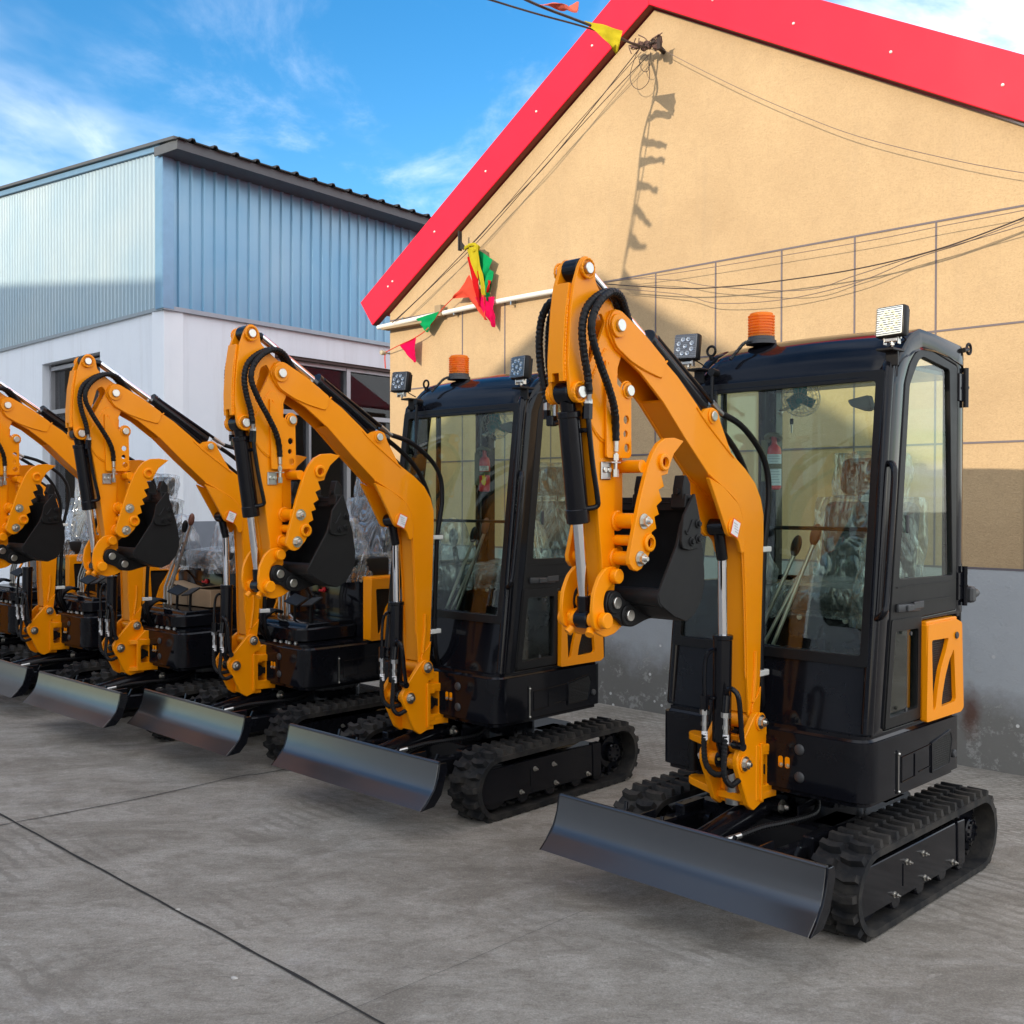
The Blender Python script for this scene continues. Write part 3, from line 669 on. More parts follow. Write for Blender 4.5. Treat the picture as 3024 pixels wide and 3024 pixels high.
# thumb bar behind the stick and the cross tubes
g.bb((-.03, -.838, 1.52), (.03, -.785, 1.75), .003)
g.prism(rnd([(-.86, 1.46), (-.78, 1.44), (-.80, 1.37), (-.86, 1.33)], .01), -.03, .03, .002)
g.cyl((-.064, -.90, 1.262), (.064, -.90, 1.262), .028, 18)
for s in (-1, 1):
    g.tube([(s*.031, p[0]-.003, p[1]) for p in ((-1.075, 2.25), (-1.085, 2.15), (-1.090, 2.05), (-1.086, 1.985))], .0045, 6, 6, .32, .012)
    for wp in ([(-.862, 1.813), (-.915, 1.797), (-.965, 1.832), (-1.026, 1.919)], [(-1.026, 1.925), (-.955, 2.037), (-.905, 2.106)]): g.tube([(s*.0475, p[0], p[1]) for p in wp], .0035, 6, 5, .3, .012)
    for (v, w) in ((-.803, 1.972), (-1.009, 2.354), (-1.049, 1.95)): g.tube([(s*.0585, v+.031*math.cos(k*math.pi/8), w+.031*math.sin(k*math.pi/8)) for k in range(17)], .004, 6, 3, .3, .012)
part('stick', g, OR, 'stick', label=None)
g = G()
for s in (-1, 1):
    g.cyl((s*.054, -1.009, 2.354), (s*.068, -1.009, 2.354), .019, 18, bev=.002); g.cut(); g.cyl((s*.056, -1.049, 1.950), (s*.072, -1.049, 1.950), .020, 18, bev=.002); g.cut(); g.cyl((s*.068, -.803, 1.972), (s*.080, -.803, 1.972), .019, 18, bev=.002); g.cut()
part('stick_pins', g, ZN, 'stick', 'stick', 'pivot_pin')
g = G(); g.box((.050, -.905, 1.700), (.008, .050, .060), None, .003); g.box((.062, -.882, 1.728), (.03, .050, .004)); part('hose_plate', g, ZNY, 'stick', 'stick', 'fitting_plate')
g = G()
for v in (-.915, -.893): g.cyl((.054, v, 1.703), (.060, v, 1.703), .010, 12, bev=.002); g.cut()
g.cyl((.066, -.872, 1.690), (.066, -.872, 1.76), .007, 10); g.cyl((.066, -.872, 1.680), (.066, -.872, 1.705), .011, 6); g.cyl((.066, -.872, 1.735), (.066, -.872, 1.755), .010, 6)
g.cyl((.066, -.872, 1.765), (.068, -.874, 1.815), .010, 12)
part('plate_fittings', g, ZN, 'stick', 'stick', 'hose_fitting')
g = G()
g.tube([(.068, -.874, 1.800), (.072, -.880, 1.852), (.085, -.906, 1.91), (.095, -.95, 1.975), (.098, -1.0, 2.05), (.10, -1.040, 2.13), (.10, -1.036, 2.19), (.098, -.995, 2.246), (.09, -.925, 2.285), (.075, -.858, 2.280), (.055, -.80, 2.236), (.04, -.735, 2.165), (.03, -.665, 2.125)], .0130, 10, 6, .12, .016); g.cut()
g.tube([(.072, -1.020, 1.945), (.075, -1.030, 2.00), (.078, -1.055, 2.08), (.08, -1.065, 2.15), (.08, -1.045, 2.215), (.078, -.99, 2.262), (.07, -.92, 2.288), (.055, -.868, 2.280), (.035, -.815, 2.238), (.012, -.745, 2.175), (.005, -.66, 2.118)], .0130, 10, 6, .12, .016); g.cut()
g.tube([(-.06, -1.02, 2.25), (-.10, -1.015, 2.262), (-.14, -1.01, 2.22), (-.158, -1.005, 2.14), (-.155, -1.0, 2.05), (-.135, -1.0, 1.965), (-.126, -1.0, 1.93)], .0130, 10, 6, .12, .016); g.cut()
g.tube([(-.05, -.99, 2.26), (-.09, -.985, 2.268), (-.128, -.98, 2.22), (-.142, -.975, 2.14), (-.138, -.975, 2.05), (-.112, -.98, 1.97), (-.095, -.99, 1.94)], .0130, 10, 6, .12, .016)
part('stick_hoses', g, HOSE, 'stick', 'stick', 'hose')

# ---- bucket cylinder
g = G(); t0 = Vector((0, -1.036, 1.890)); t1 = Vector((0, -.986, 1.530)); d_ = (t1-t0).normalized()
g.cyl(t0, t1, .037, 28, bev=.004); g.cyl(t0-d_*.002, t0+d_*.02, .040, 28, bev=.003); g.cyl(t1-d_*.045, t1+d_*.004, .0395, 28, bev=.003)
g.cyl((-.030, -1.049, 1.950), (.030, -1.049, 1.950), .036, 22, bev=.004); g.cyl((0, -1.048, 1.94), t0, .026, 16)
part('bucket_cylinder', g, SATB, 'stick')
g = G(); g.cyl(t1-d_*.02, (0, -.956, 1.275), .0195, 20); part('bucket_rod', g, CHR, 'stick', 'bucket_cylinder', 'piston_rod')
g = G(); g.cyl((0, -.957, 1.285), (0, -.953, 1.23), .024, 16, bev=.003); g.cyl((-.028, -.952, 1.207), (.028, -.952, 1.207), .032, 20, bev=.004); part('bucket_rod_eye', g, SATB, 'stick', 'bucket_cylinder', 'rod_eye')
g = G(); g.tube([(.058, -1.010, 1.905), (.060, -1.005, 1.84), (.060, -.985, 1.72), (.060, -.960, 1.61), (.055, -.957, 1.583), (.035, -.98, 1.575), (.02, -.992, 1.578)], .009, 10)
g.cyl((.058, -1.012, 1.865), (.058, -1.010, 1.915), .017, 6); g.cyl((.02, -1.01, 1.83), (.06, -1.0, 1.83), .008, 8)
g.cut(); g.box((-.105, -1.0, 1.868), (.032, .03, .035), None, .004); g.tube([(-.10, -1.0, 1.86), (-.07, -1.01, 1.86), (-.03, -1.03, 1.86)], .009, 8); g.cyl((-.128, -1.0, 1.875), (-.128, -1.0, 1.905), .015, 8)
part('bucket_cyl_pipe', g, SATB, 'stick', 'bucket_cylinder', 'steel_pipe')
g = G()
g.cyl((.058, -1.010, 1.912), (.058, -1.010, 1.930), .016, 6); g.cyl((.062, -1.012, 1.925), (.070, -1.018, 1.972), .011, 12); g.cut()
g.cyl((-.128, -1.0, 1.90), (-.128, -1.0, 1.935), .012, 8); g.cut(); g.cyl((-.098, -.99, 1.885), (-.097, -.99, 1.945), .010, 8)
part('bucket_cyl_fit', g, ZNY, 'stick', 'bucket_cylinder', 'hose_fitting')

# ---- thumb
th = [(-.580, 1.809), (-.636, 1.818), (-.690, 1.814), (-.730, 1.795), (-.760, 1.764), (-.786, 1.722), (-.812, 1.66), (-.833, 1.605), (-.862, 1.515), (-.893, 1.412), (-.889, 1.392), (-.872, 1.374), (-.848, 1.367), (-.825, 1.374), (-.789, 1.409), (-.757, 1.464), (-.768, 1.494), (-.741, 1.506), (-.752, 1.546), (-.726, 1.554), (-.740, 1.583), (-.709, 1.601), (-.728, 1.637), (-.697, 1.649), (-.712, 1.685), (-.677, 1.692), (-.665, 1.72), (-.640, 1.762)]
g = G()
hc = [[(c[0]+.016*math.cos(2*math.pi*k/14), c[1]+.016*math.sin(2*math.pi*k/14)) for k in range(14)] for c in ((-.7035, 1.732), (-.7875, 1.459))]
for s in (-1, 1):
    g.prism(th, s*.122, s*.140, .002, hc)
    for c in ((-.7035, 1.732), (-.7875, 1.459)):
        g.lathe((s*.138, c[0], c[1]), (s, 0, 0), [(.017, 0), (.030, 0), (.030, .010), (.026, .013), (.018, .013), (.017, 0)], 18)
for (v, w, r) in ((-.80, 1.716, .022), (-.838, 1.533, .026), (-.842, 1.468, .018), (-.850, 1.408, .024)):
    g.cyl((-.124, v, w), (.124, v, w), r, 18)
    if r > .023:
        for s in (-1, 1): g.cyl((s*.040, v, w), (s*.055, v, w), r+.009, 18, bev=.003)
part('thumb', g, OR, 'stick')
for i, (v, w) in enumerate(((-.814, 1.532), (-.834, 1.408))):
    g = G()
    for s in (1, -1): g.bolt((s*.140, v, w), (s, 0, 0), .018, .016); g.cut()
    part('thumb_nut%d' % i, g, ZN, 'stick', 'thumb', 'nut')

# ---- bucket link
c_ = [(-.890, 1.383), (-.930, 1.378), (-.965, 1.350), (-.992, 1.300), (-1.000, 1.240), (-.990, 1.185), (-.960, 1.170), (-.930, 1.178), (-.910, 1.205), (-.935, 1.228), (-.944, 1.262), (-.935, 1.296), (-.905, 1.320), (-.870, 1.325), (-.855, 1.350), (-.865, 1.375)]
g = G()
for s in (-1, 1):
    g.prism(rnd(c_, .012, 2), s*.058, s*.073, .002)
    g.cyl((s*.073, -.892, 1.350), (s*.100, -.892, 1.350), .025, 20, bev=.003); g.cyl((s*.073, -.952, 1.207), (s*.100, -.952, 1.207), .027, 20, bev=.003)
    g.cyl((s*.030, -.952, 1.207), (s*.058, -.952, 1.207), .027, 18); g.cyl((s*.040, -.97, 1.175), (s*.046, -.985, 1.160), .014, 12)
    g.prism(rnd([(-.985, 1.225), (-.965, 1.168), (-.915, 1.146), (-.860, 1.154), (-.808, 1.183), (-.800, 1.222), (-.845, 1.240), (-.93, 1.240)], .014), s*.042, s*.056, .002)
part('bucket_link', g, OR, 'stick')

# ---- bucket
shell = [(-.628, 1.600), (-.600, 1.560), (-.566, 1.450), (-.550, 1.360), (-.550, 1.310), (-.570, 1.255), (-.610, 1.210), (-.660, 1.190), (-.730, 1.212), (-.790, 1.245)]
outl = [(-.640, 1.598)]+shell+[(-.815, 1.262), (-.823, 1.290), (-.800, 1.325), (-.715, 1.450), (-.690, 1.520)]
g = G()
g.prism(strip(shell, 0, .0, .012), -.205, .205, .001)
for s in (-1, 1): g.prism(outl, s*.195, s*.207, .002)
g.cyl((-.205, -.795, 1.280), (.205, -.795, 1.280), .030, 18); g.bb((-.2, -.80, 1.245), (.2, -.70, 1.262), .003)
g.bb((-.205, -.635, 1.565), (.205, -.615, 1.612), .003)
for s in (-1, 1):
    ear = rnd([(-.940, 1.255), (-.925, 1.300), (-.885, 1.305), (-.83, 1.262), (-.70, 1.24), (-.64, 1.20), (-.72, 1.19), (-.79, 1.172), (-.845, 1.180), (-.872, 1.205), (-.925, 1.222)], .018)
    g.prism(ear, s*.062, s*.080, .003); g.cyl((s*.08, -.896, 1.262), (s*.088, -.896, 1.262), .038, 20, bev=.003); g.cyl((s*.08, -.824, 1.215), (s*.088, -.824, 1.215), .036, 20, bev=.003)
part('bucket', g, BUCK, 'stick')
g = G()
for s in (-1, 1): g.cyl((s*.088, -.896, 1.262), (s*.098, -.896, 1.262), .020, 18, bev=.002); g.cut(); g.cyl((s*.088, -.824, 1.215), (s*.098, -.824, 1.215), .020, 18, bev=.002); g.cut()
part('bucket_pins', g, ZN, 'stick', 'bucket', 'pivot_pin')
for i, u in enumerate((-.165, 0, .165)):
    g = G(); g.prism([(-.650, 1.575), (-.605, 1.575), (-.608, 1.66), (-.630, 1.688), (-.642, 1.688), (-.655, 1.640)], u-.022, u+.022, .003); g.prism([(-.655, 1.575), (-.60, 1.56), (-.605, 1.62), (-.65, 1.625)], u-.032, u+.032, .004)
    g.cyl((u, -.664, 1.632), (u, -.655, 1.632), .010, 10)
    part('tooth%d' % i, g, BUCK, 'stick', 'bucket', 'tooth')
for s in (-1, 1):
    g = G(); g.prism(rnd([(-.628, 1.628), (-.592, 1.525), (-.590, 1.465), (-.605, 1.438), (-.66, 1.432), (-.700, 1.440), (-.708, 1.462), (-.694, 1.548)], .008), s*.207, s*.219, .003)
    for (v, w) in ((-.612, 1.522), (-.650, 1.462), (-.612, 1.470)):
        g.cyl((s*.219, v, w), (s*.224, v, w), .016, 16, bev=.002); g.cyl((s*.224, v, w), (s*.231, v, w), .009, 6)
    g.tube([(s*.219, -.688, 1.500), (s*.220, -.675, 1.490), (s*.220, -.645, 1.535)], .004, 6)
    part('cutter%d' % s, g, BUCK, 'stick', 'bucket', 'side_cutter')

# ---- operator station shared by every machine
g = G()
g.bb((-.425, .015, .705), (.505, .345, 1.105), .012, 2)
part('engine_cover', g, BK)
for i, (u, w) in enumerate(((-.30, 1.085), (-.06, 1.085), (.16, 1.085), (.40, 1.085), (.46, .90), (.46, .73))):
    g = G(); g.bolt((u, .015, w), (0, -1, 0), .009, .007, False); part('cover_bolt%d' % i, g, ZN, parent='engine_cover', name='bolt')
g = G()
op = [(.0, 1.100), (.272, 1.104), (.335, 1.085), (.357, .717), (.329, .703), (-.011, .706)]
h1 = rnd([(.034, 1.034), (.200, 1.030), (.176, .985), (.120, .905), (.090, .82), (.074, .752), (.050, .742)], .012)
h2 = rnd([(.252, .980), (.275, .765), (.262, .755), (.128, .751), (.138, .80), (.165, .87), (.205, .935)], .012)
g.prism(rnd(op, .012), .505, .528, .004, [h1, h2]); 
g.prism([(.30, 1.098), (.340, 1.085), (.36, .717), (.33, .703)], .44, .526, .004)
g.prism([(.0, 1.09), (.30, 1.098), (.30, 1.112), (.0, 1.112)], .42, .520, .004)
g.bb((.44, -.004, .708), (.526, .012, 1.10), .004)
part('side_panel', g, OR, name='engine_side_panel')
g = G(); g.prism([(.03, 1.05), (.29, 1.05), (.29, .74), (.03, .74)], .506, .511); part('side_mesh', g, GRL, parent='side_panel', name='vent_mesh')
g = G(); g.cyl((.528, .272, 1.035), (.536, .272, 1.035), .015, 16, bev=.003); part('side_knob', g, DK, parent='side_panel', name='rubber_stopper')
g = G()
g.prism([(-.26, -.42), (.30, -.42), (.35, -.36), (.35, .014), (-.34, .014), (-.34, -.36)], .712, .80, .01, axis='w')
g.prism([(-.40, .712), (-.365, .77), (-.335, .822), (.012, .828), (.012, .712)], -.31, .31, .006)
part('floor_console', g, BK)
for i, (u, l) in enumerate(((-.13, .55), (-.085, .50), (-.04, .60))):
    g = G(); tp = Vector((u+.16, -.19, .82+l)); b0 = Vector((u, -.26, .815)); k0 = Vector((u, -.255, .965))
    g.tube([b0, k0, k0.lerp(tp, .1), tp], .009, 8, 4, smooth=False); g.cyl(b0, b0+Vector((0, 0, .03)), .012, 6)
    part('lever%d' % i, g, ZN, name='control_lever')
    if i != 1:
        g = G(); g.ball(tp+Vector((.01, 0, .04)), .022, (1, 1, 2.2), rot=Matrix.Rotation(R(16), 4, 'Y')); part('lever_grip%d' % i, g, BROWN if i else SAT, parent='lever%d' % i, name='lever_grip')
for i, (u0, tilt) in enumerate(((.05, 12), (.23, -8))):
    g = G(); g.box((u0+.03, -.27, .955), (.13, .10, .012), Matrix.Rotation(R(28), 4, 'X') @ Matrix.Rotation(R(tilt), 4, 'Y'), .004); g.cyl((u0, -.26, .82), (u0+.01, -.26, .95), .010, 10)
    part('pedal%d' % i, g, SAT, name='foot_pedal')
g = G()
for k in range(6): g.tube([(-.19+.022*k, -.50, .66), (-.19+.02*k, -.475, .73), (-.17+.02*k, -.43, .79), (-.13+.018*k, -.41, .85), (-.10+.016*k, -.36, .885), (-.09+.012*k, -.30, .87)], .0115, 8, 5, .1, .014); g.cut()
part('hose_bundle', g, HOSE, name='hose')
# seat
SX = .10
g = G(); g.box((SX, .13, 1.175), (.46, .36, .09), Matrix.Rotation(R(4), 4, 'X'), .04, 3); g.bb((SX-.2, 0.0, 1.105), (SX+.2, .28, 1.14), .01)
part('seat', g, PAD)
g = G(); g.box((SX, .34, 1.40), (.44, .10, .40), Matrix.Rotation(R(-10), 4, 'X'), .04, 3); g.cyl((SX-.06, .37, 1.58), (SX-.06, .375, 1.66), .008, 8); g.cyl((SX+.06, .37, 1.58), (SX+.06, .375, 1.66), .008, 8); part('backrest', g, PAD, parent='seat')
g = G(); g.box((SX, .375, 1.715), (.29, .08, .17), Matrix.Rotation(R(-8), 4, 'X'), .035, 3); part('headrest', g, PAD, parent='seat')
def film(g, c, size, rot, seed, amp=.012):
    m = bmesh.new(); bmesh.ops.create_cube(m, size=1); bmesh.ops.subdivide_edges(m, edges=m.edges, cuts=11, use_grid_fill=True)
    for v in m.verts:
        q = Vector(v.co); mx = max(abs(x) for x in q); l = q.length; q = q.lerp(q*(.5/l) if l else q, .22)
        q = Vector((q.x*size[0], q.y*size[1], q.z*size[2])); n = q.normalized()
        q += n*amp*(noise.noise(q*14+Vector((seed, 0, 0)))+.5*abs(noise.noise(q*34+Vector((0, seed, 0))))*2)
        v.co = q
    bmesh.ops.transform(m, matrix=Matrix.Translation(c) @ rot, verts=m.verts); g._merge(m)
g = G(); film(g, (SX, .13, 1.18), (.53, .43, .14), Matrix.Rotation(R(4), 4, 'X'), 1); g.cut(); film(g, (SX, .335, 1.40), (.51, .16, .46), Matrix.Rotation(R(-10), 4, 'X'), 2); g.cut(); film(g, (SX, .372, 1.715), (.34, .13, .21), Matrix.Rotation(R(-8), 4, 'X'), 3)
part('seat_film', g, FILM, parent='seat', name='plastic_cover', ang=60)
for i, (u, bg) in enumerate(((-.27, 1.0), (.36, .95))):
    g = G(); g.box((u, .08, 1.16), (.13, .30, .14), None, .02, 2); g.cyl((u, -.02, 1.2), (u, -.05, 1.33), .016, 12); g.ball((u, -.055, 1.385), .028, (1, 1, 1.9)); part('console%d' % i, g, SAT, name='joystick_console')
    g = G()
    def fbag(a, b, u=u, i=i):
        w = 1.08+.42*b; an = 2*math.pi*a
        rr = (.105*(1-b)**.6+.032) * (1+.22*noise.noise(Vector((math.cos(an)*2.2, math.sin(an)*2.2, b*5+i*7)))+.16*abs(noise.noise(Vector((math.cos(an)*5, math.sin(an)*5, b*9+i*3)))))
        if b > .999: rr = .004
        return (u-.03+rr*math.cos(an)*(1.05 if i == 0 else .8), -.03+.03*(1-b)+rr*math.sin(an)*1.2, w)
    g.quadgrid(fbag, 26, 22); part('bag%d' % i, g, FILM, parent='console%d' % i, name='plastic_bag', ang=60)
g = G(); g.tube([(-.36, .03, 1.10), (-.37, -.05, 1.02), (-.40, -.12, .85), (-.40, -.13, .72)], .010, 8); part('side_rail', g, OR, st='open', name='side_rail')
g = G(); g.cyl((.0, .012, 1.0), (.0, .002, 1.0), .018, 14); g.box((-.02, -.002, .995), (.05, .012, .016), None, .004); part('red_switch', g, REDP, st='open', name='isolator_key')
g = G()
for u, v in ((.12, -.45), (.19, -.455), (.22, -.43), (.27, -.445), (.31, -.425)): g.bolt((u, v, .709), (0, 0, 1), .010, .009, False); g.cut()
part('deck_bolts', g, ZN, parent='body', st='open', name='bolt')

# ---- cab
A0 = lambda w: -.43 + (.16/1.43)*(w-.70)                            # front line leaning back
side = [(-.432, .706), (-.0, .706), (.0, 1.118), (.408, 1.118), (.408, 2.235), (.385, 2.268), (.11, 2.29), (-.033, 2.296), (-.10, 2.272), (-.150, 2.238), (-.198, 2.192), (-.240, 2.125), (-.272, 2.06)]
dooro = [(-.343, .715), (-.008, .715), (-.008, 1.130), (.345, 1.135), (.345, 2.180), (.10, 2.218), (-.01, 2.225), (-.075, 2.195), (-.122, 2.150), (-.162, 2.075), (-.262, 1.29)]
dooro_s = rnd(dooro, .02, 3)
g = G(); g.prism(rnd(side, .012, 2), .455, .498, .008, [dooro_s], seg=2)
wl_hole = rnd([(-.225, 1.24), (.30, 1.24), (.30, 2.15), (-.02, 2.17), (-.10, 2.11)], .03, 3)
sideL = [(-.432, .706), (.408, .706)]+side[4:]
g.prism(rnd(sideL, .012, 2), -.452, -.412, .008, [wl_hole], seg=2)
# roof with crown
def roof(a, b):
    # a across, b along profile
    prof_ = [(-.292, 2.085), (-.276, 2.118), (-.242, 2.165), (-.198, 2.212), (-.148, 2.250), (-.09, 2.278), (-.02, 2.297), (.11, 2.300), (.26, 2.290), (.39, 2.268), (.412, 2.235)]
    x = b*(len(prof_)-1); i = min(int(x), len(prof_)-2); t = x-i
    v = prof_[i][0]*(1-t)+prof_[i+1][0]*t; w = prof_[i][1]*(1-t)+prof_[i+1][1]*t
    e = min(a, 1-a)*.95; k = min(1, e/.10); s_ = 1-(1-k)**2
    u = -.455+.958*a
    cr = .016*math.sin(math.pi*a)*min(1, b*2.2)
    w2 = w - .085*(1-s_)*min(1, max(0, b*3-.3))+cr; v2 = v + (.055*(1-s_))*max(0, 1-b*2.2)
    return (u, v2, w2)
g.quadgrid(roof, 40, 30)
g.bb((-.44, -.22, 2.13), (.48, .40, 2.145))
# rear frame, pillars
g.prism([(-.45, .71), (.497, .71), (.497, 2.2), (-.45, 2.2)], .385, .405, .004, [[(-.385, 1.24), (.43, 1.24), (.43, 2.13), (-.385, 2.13)]], axis='v')
g.bb((-.445, .33, 1.1), (-.375, .40, 2.2), .006); g.bb((.43, .35, 1.1), (.496, .40, 2.2), .006)
# lower front panel
g.prism([(-.432, .706), (-.395, 1.01), (-.380, 1.01), (-.415, .706)], -.45, .497, .004)
# front pillar outer rounding
for u0 in (.476, -.432):
    g.tube([(u0, -.420, .715), (u0, -.345, 1.40), (u0, -.268, 2.07), (u0, -.232, 2.13)], .024, 12, 4)
part('cab', g, BK, st='cab', ang=40)
def lean(pl, off=0):  # (u,w) polygon laid on the leaning windscreen plane
    return [(p[0], A0(p[1])+off, p[1]) for p in pl]
def slab(g, outer, hole, d0, d1):
    m = bmesh.new(); es = []
    for lp in ([outer]+([hole] if hole else [])):
        vs = [m.verts.new(q) for q in lean(lp, d0)]; es += [m.edges.new((vs[i], vs[(i+1) % len(vs)])) for i in range(len(vs))]
    bmesh.ops.triangle_fill(m, use_beauty=True, use_dissolve=False, edges=es)
    r = bmesh.ops.extrude_face_region(m, geom=m.faces[:]); bmesh.ops.translate(m, vec=(0, d1-d0, 0), verts=[v for v in r['geom'] if isinstance(v, bmesh.types.BMVert)])
    bmesh.ops.recalc_face_normals(m, faces=m.faces); g._bev(m, .003); g._merge(m)
g = G(); slab(g, rnd([(-.440, .965), (.478, .965), (.478, 2.112), (-.440, 2.112)], .02), rnd([(-.398, 1.005), (.440, 1.005), (.440, 2.070), (-.398, 2.070)], .015), -.016, .008)
slab(g, [(-.40, 1.482), (.442, 1.482), (.442, 1.498), (-.40, 1.498)], None, .012, .024)
part('front_frame', g, SAT, st='cab', parent='cab', name='windscreen_frame')
g = G(); slab(g, [(-.402, 1.0), (.444, 1.0), (.444, 2.075), (-.402, 2.075)], None, .0005, .0045); part('front_glass', g, GLF, st='cab', parent='cab', name='windscreen_glass')
g = G(); g.prism([(-.39, 1.235), (.435, 1.235), (.435, 2.135), (-.39, 2.135)], .392, .396, axis='v'); part('rear_glass', g, GLF, st='cab', parent='cab', name='rear_glass')
g = G(); g.prism([(-.235, 1.23), (.31, 1.23), (.31, 2.17), (-.02, 2.18), (-.12, 2.12)], -.434, -.430); part('left_glass', g, GLF, st='cab', parent='cab', name='side_glass')
g = G(); g.bb((-.442, -.04, 1.23), (-.424, -.015, 2.17)); part('left_bar', g, SAT, st='cab', parent='cab', name='window_bar')
# door
up_h = rnd([(-.205, 1.295), (.300, 1.285), (.258, 2.155), (.0, 2.185), (-.040, 2.165), (-.085, 2.110), (-.120, 2.06)], .015, 3)
lo_h = rnd([(-.243, 1.092), (-.040, 1.088), (-.046, .768), (-.292, .762)], .012, 3)
shr = [(p[0]*.985+.0, .715+(p[1]-.715)*.996+.003) for p in dooro]
g = G(); g.prism(rnd(shr, .02, 3), .474, .500, .004, [up_h, lo_h])
g.prism(rnd([(-.275, 1.14), (-.012, 1.136), (-.018, .722), (-.330, .722)], .015), .500, .505, .002, [lo_h])
g.box((.502, .03, 1.195), (.006, .52, .006)); g.box((.502, .03, 1.262), (.005, .52, .004))
part('door', g, SAT, st='cab', parent='cab')
g = G(); g.prism([(-.21, 1.285), (.305, 1.275), (.265, 2.165), (-.03, 2.185), (-.125, 2.07)], .484, .488); g.cut(); g.prism([(-.25, 1.10), (-.034, 1.094), (-.04, .76), (-.30, .755)], .484, .488)
part('door_glass', g, GLF, st='cab', parent='cab', name='door_glass')
g = G(); g.box((.506, -.135, 1.178), (.014, .20, .032), Matrix.Rotation(R(-2), 4, 'X'), .006, 2); g.box((.517, -.14, 1.178), (.010, .06, .026), None, .004); g.box((.514, -.06, 1.184), (.006, .09, .030), None, .003)
part('door_handle', g, DK, st='cab', parent='cab', name='door_handle')
g = G(); g.cyl((.506, -.12, 1.075), (.512, -.12, 1.075), .008, 12); g.cut(); g.cyl((.506, -.16, .778), (.512, -.16, .778), .008, 12); g.cut(); g.box((.492, -.12, 1.51), (.012, .02, .075), None, .006); part('door_catch', g, DK, st='cab', parent='cab', name='window_catch')
for i, w in enumerate((1.235, 2.09)):
    g = G(); g.box((.50, .375, w), (.012, .055, .12), None, .003); g.cyl((.51, .405, w-.085), (.51, .405, w+.085), .011, 12); g.cyl((.51, .405, w-.005), (.51, .405, w+.005), .014, 12); part('hinge%d' % i, g, BK, st='cab', parent='cab', name='door_hinge')
g = G(); g.box((.50, .45, 1.195), (.07, .05, .07), None, .01); g.cyl((.50, .47, 1.195), (.50, .55, 1.195), .030, 16, .018); part('rear_stop', g, DK, st='cab', parent='cab', name='door_buffer')
g = G(); g.cyl((.50, .55, 1.195), (.50, .575, 1.195), .008, 10); part('rear_stop_tip', g, ZN, st='cab', parent='cab', name='buffer_tip')
g = G(); g.tube([(.50, -.300, 1.745), (.525, -.318, 1.735), (.538, -.338, 1.66), (.538, -.395, 1.25), (.535, -.41, 1.18), (.50, -.395, 1.155)], .013, 12, 6); part('grab_rail', g, BK, st='cab', parent='cab', name='grab_handle')
g = G(); g.lathe((-.205, -.075, 2.300), (0, 0, 1), [(.068, 0), (.066, .016), (.060, .020), (.058, .034)], 28)
g.tube([(-.21, -.13, 2.315), (-.235, -.165, 2.30), (-.25, -.20, 2.262), (-.262, -.235, 2.225)], .007, 8, 8, .35, .008)
part('beacon_base', g, DK, st='cab', name='beacon')
pr_ = [(.054, .030)]
for k in range(8): pr_ += [(.0590, .034+.0125*k), (.0590, .0395+.0125*k), (.0520, .0410+.0125*k), (.0520, .0450+.0125*k)]
pr_ += [(.050, .138), (.040, .141)]
g = G(); g.lathe((-.205, -.075, 2.300), (0, 0, 1), pr_, 32); part('beacon_lens', g, AMB, st='cab', parent='beacon_base', name='beacon_lens', ang=25)
g = G(); g.lathe((-.205, -.075, 2.300), (0, 0, 1), [(.03, .034), (.038, .045), (.038, .080), (.030, .088), (.012, .090)], 18); part('beacon_brightener', g, simple('beacon_brightener', (.85, .62, .25), .4), st='cab', parent='beacon_base', name='beacon_brightener')  # pale core added so the lower half of the lens looks brighter
